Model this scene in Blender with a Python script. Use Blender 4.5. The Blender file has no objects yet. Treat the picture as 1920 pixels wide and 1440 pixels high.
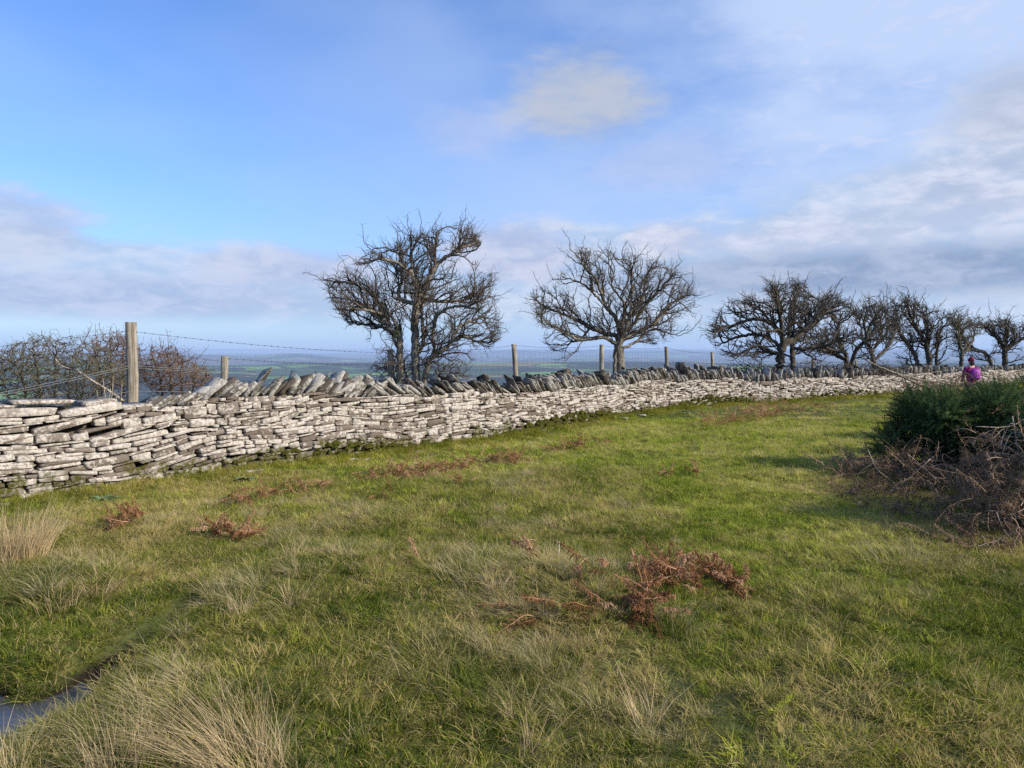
import bpy, bmesh, math, random, time
import numpy as np
from mathutils import Vector, kdtree
R = math.radians
rng = np.random.default_rng(7); random.seed(7)
S = bpy.context.scene
COL = S.collection
T0 = time.time()

# ------------------------------------------------------------------ camera
F = 1371.0; HOR = 655.0; EYE = 1.6
PITCH = math.atan((720-HOR)/F)
cam = bpy.data.objects.new('camera', bpy.data.cameras.new('camera')); COL.objects.link(cam)
cam.location = (0, 0, EYE); cam.rotation_euler = (R(90)-PITCH, 0, 0)
cam.data.sensor_width = 36; cam.data.lens = 36*F/1920
cam.data.clip_start = 0.05; cam.data.clip_end = 80000
S.camera = cam
def P(px, py, Y):
    """the point of the place seen at photo pixel (px, py) that is Y metres ahead"""
    u = (px-960)/F; v = (720-py)/F
    k = Y/(math.cos(PITCH)+v*math.sin(PITCH))
    return np.array([u*k, Y, EYE+(-math.sin(PITCH)+v*math.cos(PITCH))*k])
def G(px, py):
    """ground point (level ground) at a photo pixel"""
    u = (px-960)/F; v = (720-py)/F
    k = EYE/(math.sin(PITCH)-v*math.cos(PITCH))
    return u*k, (math.cos(PITCH)+v*math.sin(PITCH))*k

# ------------------------------------------------------------------ light
SUN_EL, SUN_AZ = R(27), R(115)        # azimuth clockwise from +Y
sd = bpy.data.lights.new('sun', 'SUN'); sd.energy = 4.8; sd.angle = R(0.6); sd.color = (1, .90, .76)
sun = bpy.data.objects.new('sun', sd); COL.objects.link(sun)
sv = Vector((math.sin(SUN_AZ)*math.cos(SUN_EL), math.cos(SUN_AZ)*math.cos(SUN_EL), math.sin(SUN_EL)))
sun.rotation_euler = sv.to_track_quat('Z', 'Y').to_euler(); sun.location = (20, -20, 30)
S.view_settings.view_transform = 'Standard'; S.view_settings.look = 'None'
S.view_settings.gamma = 1; S.view_settings.exposure = 0.45
cy = S.cycles
cy.max_bounces = 6; cy.diffuse_bounces = 3; cy.glossy_bounces = 2; cy.transmission_bounces = 3
cy.transparent_max_bounces = 8; cy.volume_bounces = 0; cy.use_denoising = False
cy.caustics_reflective = False; cy.caustics_refractive = False

# ------------------------------------------------------------------ node helper
class NT:
    def __init__(s, tree): s.t = tree; s.n = tree.nodes; s.l = tree.links
    def new(s, typ, **kw):
        nd = s.n.new(typ)
        for k, v in kw.items(): setattr(nd, k, v)
        return nd
    def put(s, sock, v):
        if isinstance(v, bpy.types.NodeSocket): s.l.new(v, sock)
        elif v is not None:
            if sock.type == 'RGBA' and hasattr(v, '__len__') and len(v) == 3: v = (*v, 1)
            sock.default_value = v
    def math(s, op, a, b=None, c=None, clamp=False):
        nd = s.new('ShaderNodeMath', operation=op); nd.use_clamp = clamp
        s.put(nd.inputs[0], a); s.put(nd.inputs[1], b); s.put(nd.inputs[2], c)
        return nd.outputs[0]
    def vmath(s, op, a, b=None):
        nd = s.new('ShaderNodeVectorMath', operation=op); s.put(nd.inputs[0], a); s.put(nd.inputs[1], b)
        return nd.outputs[0]
    def mix(s, f, a, b, blend='MIX'):
        nd = s.new('ShaderNodeMix', data_type='RGBA', blend_type=blend)
        s.put(nd.inputs[0], f); s.put(nd.inputs[6], a); s.put(nd.inputs[7], b)
        return nd.outputs[2]
    def ss(s, x, lo, hi, a=0.0, b=1.0):
        nd = s.new('ShaderNodeMapRange', interpolation_type='SMOOTHSTEP')
        s.put(nd.inputs[0], x)
        for i, v in enumerate((lo, hi, a, b)): s.put(nd.inputs[1+i], v)
        return nd.outputs[0]
    def noise(s, vec, scale, detail=3, rough=.55, dist=0):
        nd = s.new('ShaderNodeTexNoise'); s.put(nd.inputs['Vector'], vec)
        nd.inputs['Scale'].default_value = scale; nd.inputs['Detail'].default_value = detail
        nd.inputs['Roughness'].default_value = rough; nd.inputs['Distortion'].default_value = dist
        return nd.outputs[0]
    def attr(s, name, out='Fac'):
        return s.new('ShaderNodeAttribute', attribute_name=name).outputs[out]
    def pos(s): return s.new('ShaderNodeNewGeometry').outputs['Position']
    def bump(s, h, strength=.4, dist=.02):
        nd = s.new('ShaderNodeBump'); s.put(nd.inputs['Height'], h)
        nd.inputs['Strength'].default_value = strength; nd.inputs['Distance'].default_value = dist
        return nd.outputs[0]
def material(name, rough=.9, spec=.2):
    m = bpy.data.materials.new(name); m.use_nodes = True
    t = NT(m.node_tree); b = m.node_tree.nodes['Principled BSDF']
    b.inputs['Roughness'].default_value = rough; b.inputs['Specular IOR Level'].default_value = spec
    return m, t, b

# ------------------------------------------------------------------ sky
W = bpy.data.worlds.new('World'); S.world = W; W.use_nodes = True
t = NT(W.node_tree); bg = W.node_tree.nodes['Background']
sky = t.new('ShaderNodeTexSky', sky_type='NISHITA'); sky.sun_disc = False
sky.sun_elevation = SUN_EL; sky.sun_rotation = SUN_AZ
sky.altitude = 400; sky.air_density = 1.2; sky.dust_density = .3; sky.ozone_density = 2.5
bg.inputs['Strength'].default_value = 0.13
gen = t.new('ShaderNodeTexCoord').outputs['Generated']
sp = t.new('ShaderNodeSeparateXYZ'); t.put(sp.inputs[0], gen)
X, Y_, Z = sp.outputs
az = t.math('ARCTAN2', X, Y_); el = t.math('ARCSINE', Z)
cv = t.new('ShaderNodeCombineXYZ'); t.put(cv.inputs[0], X); t.put(cv.inputs[1], Y_); t.put(cv.inputs[2], t.math('MULTIPLY', Z, 2.6)); cvo = cv.outputs[0]
n1 = t.noise(cvo, 3.2, 5, .58); n2 = t.noise(cvo, 9.0, 5, .6); n3 = t.noise(cvo, 26.0, 4, .55, .6); n4 = t.noise(cvo, 1.5, 3, .5)
edge = t.math('ADD', t.math('MULTIPLY', t.math('SUBTRACT', n2, .5), 1.5), t.math('MULTIPLY', t.math('SUBTRACT', n3, .5), .4))
def blob(px, py, rx, ry, soft=.45, amp=1.0):
    a0 = math.atan((px-960)/F); e0 = math.atan((HOR-py)/F*math.cos(a0))
    dx = t.math('DIVIDE', t.math('SUBTRACT', az, a0), rx/F)
    dy = t.math('DIVIDE', t.math('SUBTRACT', el, e0), ry/F)
    d = t.math('SQRT', t.math('ADD', t.math('MULTIPLY', dx, dx), t.math('MULTIPLY', dy, dy)))
    d = t.math('SUBTRACT', d, edge)
    return t.ss(d, 1-soft, 1+soft, amp, 0.0)
K = .79/0.13                       # colours below are radiance as seen, before the background strength
def C(r, g, b): return (r*K, g*K, b*K)
base = t.mix(1.0, sky.outputs[0], (.54, .77, 1.18, 1), 'MULTIPLY')
base = t.mix(t.ss(el, 0.0, .26, .55, 0), base, C(.36, .52, .86))
# thin veil: more to one side, streaked
veil = t.math('MULTIPLY', t.ss(az, -.30, .50, .10, .85), t.ss(n1, .32, .62, .35, 1))
veil = t.math('ADD', veil, t.math('MULTIPLY', t.ss(n4, .45, .65), .22), clamp=True)
base = t.mix(veil, base, C(.50, .63, .90))
# small high clouds in the veil
puffs = t.math('MULTIPLY', t.ss(n3, .50, .68), t.math('MULTIPLY', t.ss(az, .15, .5), t.ss(n2, .42, .56)))
base = t.mix(t.math('MULTIPLY', puffs, .55), base, C(.62, .67, .88))
def layer(mask, dark, light, px=0):
    global base
    shade = t.ss(t.math('ADD', n2, t.math('MULTIPLY', n3, .5)), .60, .92)
    base = t.mix(mask, base, t.mix(shade, C(*dark), C(*light)))
# banks of cloud low over the horizon
lowtop = t.math('ADD', t.math('MULTIPLY', t.math('SUBTRACT', n1, .5), .16), t.math('MULTIPLY', t.math('SUBTRACT', n2, .5), .09))
lowtop = t.math('ADD', lowtop, t.ss(az, -.05, .55, .125, .22))
band = t.math('MULTIPLY', t.ss(t.math('SUBTRACT', el, lowtop), -.012, .022, 1, 0), t.ss(el, .015, .055))
layer(t.math('MULTIPLY', band, .88), (.42, .55, .77), (.59, .68, .84))
for a, dk, lt in [((1085, 190, 115, 72, .5, .85), (.42, .49, .64), (.51, .545, .62)),
              ((880, 250, 90, 40, .6, .4), (.46, .54, .78), (.55, .60, .80)),
              ((1240, 310, 110, 40, .6, .45), (.46, .53, .76), (.52, .58, .8)),
              ((15, 415, 120, 52, .35, .85), (.42, .52, .74), (.56, .63, .80)),
              ((950, 475, 130, 52, .35, .85), (.42, .49, .70), (.60, .64, .80)),
              ((1250, 452, 78, 32, .35, .8), (.50, .55, .74), (.72, .73, .84)),
              ((1480, 452, 190, 26, .5, .7), (.50, .56, .75), (.68, .71, .86)),
              ((1905, 200, 95, 60, .5, .8), (.42, .48, .62), (.54, .59, .72)),
              ((1870, 335, 150, 50, .5, .7), (.42, .49, .66), (.66, .70, .84)),
              ((1720, 410, 260, 34, .5, .6), (.48, .55, .72), (.68, .72, .86)),
              ((1650, 510, 420, 40, .5, .85), (.24, .33, .52), (.40, .48, .66)),
              ((560, 500, 160, 34, .4, .6), (.44, .50, .72), (.56, .60, .78)),
              ((240, 555, 330, 34, .5, .55), (.34, .44, .70), (.48, .55, .78))]:
    layer(blob(*a), dk, lt)
base = t.mix(t.ss(el, .0, .035, .75, 0), base, C(.38, .54, .86))
t.put(bg.inputs['Color'], base)

# ------------------------------------------------------------------ object helpers
def tag(o, label=None, cat=None, group=None, kind=None):
    for k, v in (('label', label), ('category', cat), ('group', group), ('kind', kind)):
        if v: o[k] = v
    return o
def empty(name, loc, label, cat, group=None):
    o = bpy.data.objects.new(name, None); COL.objects.link(o); o.location = tuple(float(c) for c in loc)
    o.empty_display_size = .1
    return tag(o, label, cat, group)
class MB:
    """collects pieces of one mesh"""
    def __init__(s): s.v = []; s.f3 = []; s.f4 = []; s.n = 0; s.a = {}; s.polys = []
    def add(s, v, tris=None, quads=None, **att):
        v = np.asarray(v, float).reshape(-1, 3)
        s.v.append(v)
        if tris is not None and len(tris): s.f3.append(np.asarray(tris, int)+s.n)
        if quads is not None and len(quads): s.f4.append(np.asarray(quads, int)+s.n)
        for k, x in att.items():
            s.a.setdefault(k, []).append(np.broadcast_to(np.asarray(x, float), (len(v),)))
        s.n += len(v)
    def tube(s, pts, rad, sides=5, cap=True, **att):
        pts = np.asarray(pts, float); n = len(pts); rad = np.broadcast_to(np.asarray(rad, float), (n,))
        tg = np.gradient(pts, axis=0); tg /= np.linalg.norm(tg, axis=1)[:, None]+1e-9
        ref = np.array([0, 0, 1.]) if abs(tg[:, 2]).mean() < .8 else np.array([1., 0, 0])
        a = np.cross(tg, ref); a /= np.linalg.norm(a, axis=1)[:, None]+1e-9; b = np.cross(tg, a)
        th = np.arange(sides)*2*math.pi/sides
        ring = pts[:, None]+rad[:, None, None]*(a[:, None]*np.cos(th)[None, :, None]+b[:, None]*np.sin(th)[None, :, None])
        v = ring.reshape(-1, 3)
        i = np.arange(n-1)[:, None]*sides; j = np.arange(sides)[None]; k = (j+1) % sides
        q = np.stack([i+j, i+k, i+sides+k, i+sides+j], -1).reshape(-1, 4)
        tr = []
        if cap:
            v = np.vstack([v, pts[0], pts[-1]]); c0 = n*sides; c1 = c0+1; L = (n-1)*sides
            for jj in range(sides):
                kk = (jj+1) % sides; tr.append((c0, kk, jj)); tr.append((c1, L+jj, L+kk))
        if att:
            att = {kx: (np.concatenate([np.repeat(np.broadcast_to(vx, (n,)), sides), [vx if np.isscalar(vx) else vx[0], vx if np.isscalar(vx) else vx[-1]]]) if cap else np.repeat(np.broadcast_to(vx, (n,)), sides)) for kx, vx in att.items()}
        s.add(v, tr, q, **att)
    def build(s, name, mat, parent=None, smooth=False, link=True):
        me = bpy.data.meshes.new(name)
        v = np.vstack(s.v) if s.v else np.zeros((0, 3))
        if parent is not None: v = v-np.array(parent_world(parent))
        f3 = np.vstack(s.f3) if s.f3 else np.zeros((0, 3), int); f4 = np.vstack(s.f4) if s.f4 else np.zeros((0, 4), int)
        me.vertices.add(len(v)); me.vertices.foreach_set('co', v.astype(np.float32).ravel())
        nl = f3.size+f4.size; me.loops.add(nl)
        me.loops.foreach_set('vertex_index', np.concatenate([f3.ravel(), f4.ravel()]).astype(np.int32))
        me.polygons.add(len(f3)+len(f4))
        st = np.concatenate([np.arange(len(f3))*3, len(f3)*3+np.arange(len(f4))*4]).astype(np.int32)
        me.polygons.foreach_set('loop_start', st)
        if smooth: me.polygons.foreach_set('use_smooth', np.ones(len(st), bool))
        me.update(calc_edges=True); me.validate()
        for k, x in s.a.items():
            at = me.attributes.new(k, 'FLOAT', 'POINT'); at.data.foreach_set('value', np.concatenate(x).astype(np.float32))
        me.materials.append(mat)
        o = bpy.data.objects.new(name, me)
        if link: COL.objects.link(o)
        if parent is not None: o.parent = parent
        return o
def parent_world(p):
    v = Vector((0, 0, 0))
    while p is not None: v = v+p.location; p = p.parent
    return tuple(v)

# ------------------------------------------------------------------ terrain
WC = np.array([(-14, -1.2), (-11, 1.9), (-8.5, 4.5), (-5.4, 7.6), (-4.15, 9.0), (-2.5, 10.75), (0, 13.8), (2.2, 16.9), (5.0, 20.2), (9.0, 23.2), (13.7, 26.2), (18, 29.5), (24, 34.5), (34, 42), (46, 51)])
WH = np.array([1.0, 1.0, 1.0, 1.0, .93, .93, .79, .77, .76, .69, .69, .68, .66, .66, .66])
def catmull(pts, k=16):
    pts = np.asarray(pts, float); p = np.vstack([2*pts[0]-pts[1], pts, 2*pts[-1]-pts[-2]]); out = []
    for i in range(1, len(p)-2):
        u = (np.arange(k)/k)[:, None]
        out.append(.5*((2*p[i])+(-p[i-1]+p[i+1])*u+(2*p[i-1]-5*p[i]+4*p[i+1]-p[i+2])*u*u+(-p[i-1]+3*p[i]-3*p[i+1]+p[i+2])*u**3))
    out.append(p[-2][None]); return np.vstack(out)
WS = catmull(WC, 24)
WL = np.concatenate([[0], np.cumsum(np.linalg.norm(np.diff(WS, axis=0), axis=1))])
WLc = WL[::24][:len(WC)]
def wpos(s):
    s = np.asarray(s, float); p = np.stack([np.interp(s, WL, WS[:, 0]), np.interp(s, WL, WS[:, 1])], -1)
    e = .15; q = np.stack([np.interp(s+e, WL, WS[:, 0])-np.interp(s-e, WL, WS[:, 0]), np.interp(s+e, WL, WS[:, 1])-np.interp(s-e, WL, WS[:, 1])], -1)
    q /= np.linalg.norm(q, axis=-1, keepdims=True)
    return p, q, np.stack([q[..., 1], -q[..., 0]], -1)         # point, tangent, normal towards the path
def yw(x): 
    x = np.asarray(x, float)
    y = np.interp(x, WS[:, 0], WS[:, 1])
    return np.where(x < -14, -1.2+(x+14)*1.0, np.where(x > 46, 51+(x-46)*.75, y))
_sr = np.random.default_rng(3); _SN = {}
def sn(x, y, wl, seed=0, k=7):
    """smooth noise -1..1 with wavelength wl"""
    if seed not in _SN:
        r = np.random.default_rng(100+seed); a = r.uniform(0, 2*math.pi, k); m = r.uniform(.7, 1.5, k); ph = r.uniform(0, 6.28, k); _SN[seed] = (a, m, ph)
    a, m, ph = _SN[seed]; out = 0
    for i in range(len(a)): out = out+np.sin((x*math.cos(a[i])+y*math.sin(a[i]))*2*math.pi/wl*m[i]+ph[i])
    return out/len(a)*1.4
def segd(x, y, pts):
    d = np.full(np.shape(x), 1e9)
    for (x0, y0), (x1, y1) in zip(pts[:-1], pts[1:]):
        L = (x1-x0)**2+(y1-y0)**2
        u = np.clip(((x-x0)*(x1-x0)+(y-y0)*(y1-y0))/L, 0, 1)
        d = np.minimum(d, np.hypot(x-x0-u*(x1-x0), y-y0-u*(y1-y0)))
    return d
PUD = (-2.48, 3.12, .46, .33)        # puddle: centre and half sizes
WATER_Z = -0.07
DIT1 = [G(60, 1335), G(110, 1300), G(160, 1262), G(215, 1225), G(300, 1180), G(360, 1150)]
DIT2 = [G(90, 1175), G(180, 1150), G(250, 1115), G(300, 1092), G(345, 1062)]
MOUNDS = [(G(1010, 1130), .55, .16), (G(1180, 1160), .5, .13), (G(430, 1350), .5, .12), (G(860, 1230), .6, .08), (G(700, 1080), .8, .07),
          (G(1600, 1150), .6, .08), (G(1380, 1330), .6, .07), (G(1280, 1080), .5, .08), (G(560, 1130), .9, .08), (G(1750, 1330), .5, .09), (G(200, 1090), .5, .06)]
px_man = 862/F*22.0
def hloc(x, y):
    x = np.asarray(x, float); y = np.asarray(y, float)
    h = .035*sn(x, y, 3.7, 1)+.02*sn(x, y, 1.3, 2)+.016*sn(x, y, .5, 3)+.009*sn(x, y, .23, 5)+.04*sn(x, y, 11., 4)*np.clip(np.hypot(x, y)/20, 0, 1)
    b = (y-yw(x))*.7
    h = h-.05*np.exp(-((b+.9)/.6)**2)                                   # shallow hollow along the wall foot
    qx, qy = (px_man, 22.0); h = h-.24*np.exp(-((x-qx)**2+(y-qy)**2)/3.5)
    for (mx, my), r, a in MOUNDS: h = h+a*np.exp(-((x-mx)**2+(y-my)**2)/r**2)
    d = np.hypot((x-PUD[0])/PUD[2], (y-PUD[1])/PUD[3])+.25*sn(x, y, .6, 9)
    h = h-.17/(1+np.exp((d-1.0)*7))
    h = h-.12*np.exp(-(segd(x, y, DIT1)/.11)**2)-.10*np.exp(-(segd(x, y, DIT2)/.10)**2)
    return h-.13*np.clip(b-.8, 0, 260)-.02*np.clip(b-40, 0, 300)
def hfar(x, y):
    r = np.hypot(x, y); a = np.arctan2(x, y)
    def w(f, ph): return np.sin(a*f+ph)
    c1 = -88+7*w(9, 1)+5*w(23, 2)+2.5*w(61, .3)
    hump = 26*np.exp(-((a+.285)/.055)**2)+24*np.exp(-((a+.40)/.09)**2)-12*np.exp(-((a+.34)/.02)**2)+12*np.exp(-((a-.14)/.12)**2)
    c2 = -162+hump*2.7+7*w(17, 1.1)+5*w(41, 2)
    u3 = np.clip((a+.16)/.14, 0, 1); c3 = -190+160*u3*u3*(3-2*u3)+22*np.exp(-((a-.17)/.1)**2)+9*w(13, 2)+6*w(37, .4)
    rr = np.array([0, 1200, 2500, 3600, 5000, 6300, 9000, 12500, 15000, 19500, 24000, 40000])
    hs = [np.full_like(r, -60), np.full_like(r, -112), np.full_like(r, -150), np.full_like(r, -132), c1, np.full_like(r, -165), np.full_like(r, -185), c2, np.full_like(r, -190), c3, np.full_like(r, -140), np.full_like(r, -150)]
    out = np.zeros_like(r)
    for i in range(len(rr)-1):
        u = np.clip((r-rr[i])/(rr[i+1]-rr[i]), 0, 1); u = u*u*(3-2*u)
        out = np.where((r >= rr[i]) & (r <= rr[i+1]), hs[i]*(1-u)+hs[i+1]*u, out)
    return out+14*sn(x, y, 1900, 21)*np.clip(r/3000, 0, 1)+4*sn(x, y, 700, 22)
def height(x, y):
    x = np.asarray(x, float); y = np.asarray(y, float); r = np.hypot(x, y)
    u = np.clip((r-150)/1000, 0, 1); u = u*u*(3-2*u)
    return hloc(x, y)*(1-u)+hfar(x, y)*u
def hz(x, y): return float(height(np.array([x]), np.array([y]))[0])
def axis(lo, hi, step, far, g):
    mid = list(np.arange(lo, hi+step/2, step)); a = []; b = []
    s_ = step; p = mid[-1]
    while p < far: s_ *= g; p += s_; a.append(min(p, far))
    s_ = step; p = mid[0]
    while p > -far: s_ *= g; p -= s_; b.append(max(p, -far))
    return np.array(b[::-1]+mid+a)
gx = axis(-9, 12, .09, 25000, 1.045); gy = axis(1.5, 18, .09, 25000, 1.045)
XX, YY = np.meshgrid(gx, gy); ZZ = height(XX, YY)
b = MB(); nx, ny = len(gx), len(gy)
i = (np.arange(ny-1)[:, None]*nx+np.arange(nx-1)[None]).ravel()
b.add(np.stack([XX, YY, ZZ], -1).reshape(-1, 3), None, np.stack([i, i+1, i+nx+1, i+nx], -1))

# ground material: turf soil near, moor, then a patchwork of fields far off
GRN = ((.075, .125, .022), (.115, .165, .03), (.19, .19, .055), (.30, .255, .12))
m, t, bs = material('turf_ground', 1, .05)
p = t.pos()
sx = t.new('ShaderNodeSeparateXYZ'); t.put(sx.inputs[0], p)
r2 = t.math('SQRT', t.math('ADD', t.math('MULTIPLY', sx.outputs[0], sx.outputs[0]), t.math('MULTIPLY', sx.outputs[1], sx.outputs[1])))
na = t.noise(p, .45, 4); nb = t.noise(p, 2.2, 5, .6); nc = t.noise(p, 22, 5, .7)
near = t.mix(t.ss(na, .40, .60), (.08, .10, .028), (.13, .12, .05))
near = t.mix(t.ss(nb, .50, .72), near, (.09, .07, .035))
near = t.mix(t.ss(nc, .42, .66, 0, .8), near, (.035, .05, .012))
xy = t.vmath('MULTIPLY', p, (1, 1, 0))
vo = t.new('ShaderNodeTexVoronoi', feature='F1'); t.put(vo.inputs['Vector'], xy); vo.inputs['Scale'].default_value = 1/330
ve = t.new('ShaderNodeTexVoronoi', feature='DISTANCE_TO_EDGE'); t.put(ve.inputs['Vector'], xy); ve.inputs['Scale'].default_value = 1/330
rc = t.new('ShaderNodeSeparateColor'); t.put(rc.inputs[0], vo.outputs['Color'])
fld = t.mix(t.ss(rc.outputs[0], .35, .45), (.10, .19, .045), (.14, .25, .06))
fld = t.mix(t.ss(rc.outputs[1], .72, .75), fld, (.20, .17, .08))
fld = t.mix(t.ss(rc.outputs[2], .72, .75), fld, (.055, .085, .03))
fld = t.mix(t.ss(ve.outputs['Distance'], .025, .05, .9, 0), fld, (.025, .04, .02))
wood = t.noise(xy, 1/850, 5, .62)
fld = t.mix(t.ss(wood, .47, .50), fld, (.028, .034, .024))
moor = t.mix(t.ss(t.noise(xy, 1/2600, 3), .5, .58), fld, (.10, .075, .05))
fld = t.mix(t.ss(r2, 7000, 9500), fld, moor)
mid = t.mix(t.ss(t.noise(xy, .05, 5), .45, .6), (.10, .12, .035), (.17, .14, .07))
near = t.mix(t.math('MULTIPLY', t.ss(sx.outputs[2], -.06, -.02, 1, 0), t.ss(r2, 5, 6.5, 1, 0)), near, (.022, .018, .012))
colr = t.mix(t.ss(r2, 35, 90), near, mid); colr = t.mix(t.ss(r2, 350, 800), colr, fld)
t.put(bs.inputs['Base Color'], colr); t.put(bs.inputs['Normal'], t.bump(t.math('ADD', nb, nc), .5, .03))
M_GROUND = m
tag(b.build('ground', M_GROUND, smooth=True), kind='structure')

# puddle
m, t, bs = material('still_water', .04, .5); p = t.pos()
t.put(bs.inputs['Base Color'], (.06, .065, .08, 1)); bs.inputs['IOR'].default_value = 1.33
t.put(bs.inputs['Normal'], t.bump(t.noise(p, 30, 4), .12, .02)); M_WATER = m
b = MB(); th = np.linspace(0, 2*math.pi, 40, endpoint=False)
ring = np.stack([PUD[0]+np.cos(th)*PUD[2]*1.6, PUD[1]+np.sin(th)*PUD[3]*1.6, np.full(40, WATER_Z)], -1)
b.add(np.vstack([ring, [PUD[0], PUD[1], WATER_Z]]), [(40, k, (k+1) % 40) for k in range(40)])
tag(b.build('puddle_water', M_WATER), kind='structure')

# ------------------------------------------------------------------ stone materials
def stone_mat(name, whites, browns, lichen, dark):
    m, t, bs = material(name, .95, .1); p = t.pos(); tint = t.attr('tint'); mz = t.attr('mz')
    off = t.new('ShaderNodeCombineXYZ'); t.put(off.inputs[0], t.math('MULTIPLY', tint, 37)); t.put(off.inputs[1], t.math('MULTIPLY', tint, 91))
    q = t.vmath('ADD', p, off.outputs[0])
    a = t.noise(q, 7, 5, .62); c = t.noise(q, 24, 5, .65); d = t.noise(q, 75, 3, .6); e = t.noise(p, 3, 3)
    base = t.mix(t.ss(tint, .0, 1), browns[0], browns[1])
    wht = t.mix(t.ss(c, .35, .65), whites[0], whites[1])
    cover = t.math('ADD', t.math('MULTIPLY', t.math('SUBTRACT', a, .5), 2.3), t.math('MULTIPLY', t.math('SUBTRACT', c, .5), 1.6))
    cover = t.math('ADD', cover, t.math('MULTIPLY', t.math('SUBTRACT', tint, .5), .9))
    col = t.mix(t.ss(cover, lichen-.22, lichen+.15), base, wht)
    col = t.mix(t.ss(t.math('ADD', c, t.math('MULTIPLY', e, .4)), .83, .89, 0, .5), col, (.30, .28, .11))      # yellow lichen
    col = t.mix(t.ss(d, .60, .68, 0, dark), col, (.05, .045, .04))
    moss = t.ss(t.math('ADD', mz, t.math('MULTIPLY', t.math('SUBTRACT', e, .5), -1.3)), .09, .22, 1, 0)
    moss = t.math('MULTIPLY', moss, t.ss(c, .38, .55))
    col = t.mix(moss, col, (.065, .062, .012))
    t.put(bs.inputs['Base Color'], col)
    hgt = t.math('ADD', t.math('MULTIPLY', c, .8), t.math('MULTIPLY', d, .35))
    t.put(bs.inputs['Normal'], t.bump(hgt, .75, .02))
    return m
M_STONE = stone_mat('lichened_stone', ((.29, .265, .24), (.54, .495, .44)), ((.13, .105, .085), (.26, .23, .20)), .05, .95)
M_COPE = stone_mat('grey_slate', ((.24, .235, .215), (.40, .385, .35)), ((.065, .055, .045), (.17, .155, .135)), .04, .7)
m, t, bs = material('wall_heart', 1, .05); t.put(bs.inputs['Base Color'], t.mix(t.ss(t.noise(t.pos(), 14, 4), .4, .6), (.035, .028, .022), (.09, .075, .06))); M_HEART = m

def slab(b, cen, ax, ay, az_, hx, hy, hz_, bev, tint, mz, n=8, front=True, irr=.16, pinch=None, ee=.25):
    """irregular stone: outline in the ax/az_ plane, thickness along ay (ay points out of the wall)"""
    th = np.arange(n)*2*math.pi/n+math.pi/n+rng.uniform(-.12, .12, n)
    c, s_ = np.cos(th), np.sin(th); e = ee
    ox = np.sign(c)*np.abs(c)**e*(1+rng.uniform(-irr, irr*.3, n)); oz = np.sign(s_)*np.abs(s_)**e*(1+rng.uniform(-irr, irr*.3, n))
    ox = ox*hx; oz = oz*hz_
    if pinch: oz = oz*(1+pinch*ox/hx)
    bx = max(0, 1-bev/hx); bz = max(.3, 1-bev/hz_)
    rings = []
    for (k, yy) in ((0, hy), (1, hy-bev*1.2), (2, -hy)):
        fx, fz = (bx, bz) if k == 0 else (1, 1)
        jit = rng.uniform(-.004, .004, n)
        rings.append(cen+np.outer(ox*fx, ax)+np.outer(oz*fz, az_)+np.outer(yy+jit, ay))
    top = cen+ay*(hy+bev*rng.uniform(-.1, .5))+ax*hx*rng.uniform(-.3, .3)
    bot = cen-ay*hy
    v = np.vstack(rings+[top, bot]); tr = []; q = []
    for j in range(n):
        k = (j+1) % n
        tr.append((3*n, j, k)); tr.append((3*n+1, 2*n+k, 2*n+j))
        q.append((j, n+j, n+k, k)); q.append((n+j, 2*n+j, 2*n+k, n+k))
    b.add(v, tr, q, tint=tint, mz=mz)

wall = empty('dry_stone_wall', (0, 13.8, hz(0, 13.8)), 'long dry stone wall of pale lichened flat stones with leaning coping slabs, beside the grass path', 'stone wall')
LEN = WL[-1]
def hbody(s): return np.interp(s, WLc, WH)+.03*np.sin(s*1.7)+.02*np.sin(s*3.9+1)
def gwall(s):
    p, q, n = wpos(s); return float(height(p[0:1]+n[0:1]*.1, p[1:2]+n[1:2]*.1)[0])
# wall heart
ss_ = np.arange(0, LEN, .3); pw, qw, nw = wpos(ss_); b = MB()
gz = height(pw[:, 0], pw[:, 1]); hb = hbody(ss_)
vv = []
for f_, zz in ((-.22, gz-.2), (-.22, gz+hb-.04), (-.46, gz+hb-.03), (-.46, gz-.6)):
    vv.append(np.column_stack([pw+nw*f_, zz]))
nn = len(ss_); v = np.vstack(vv); qd = []
for k in range(3):
    i = np.arange(nn-1); qd.append(np.stack([k*nn+i, k*nn+i+1, (k+1)*nn+i+1, (k+1)*nn+i], -1))
b.add(v, None, np.vstack(qd)); b.build('rubble_core', M_HEART, wall)
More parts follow.
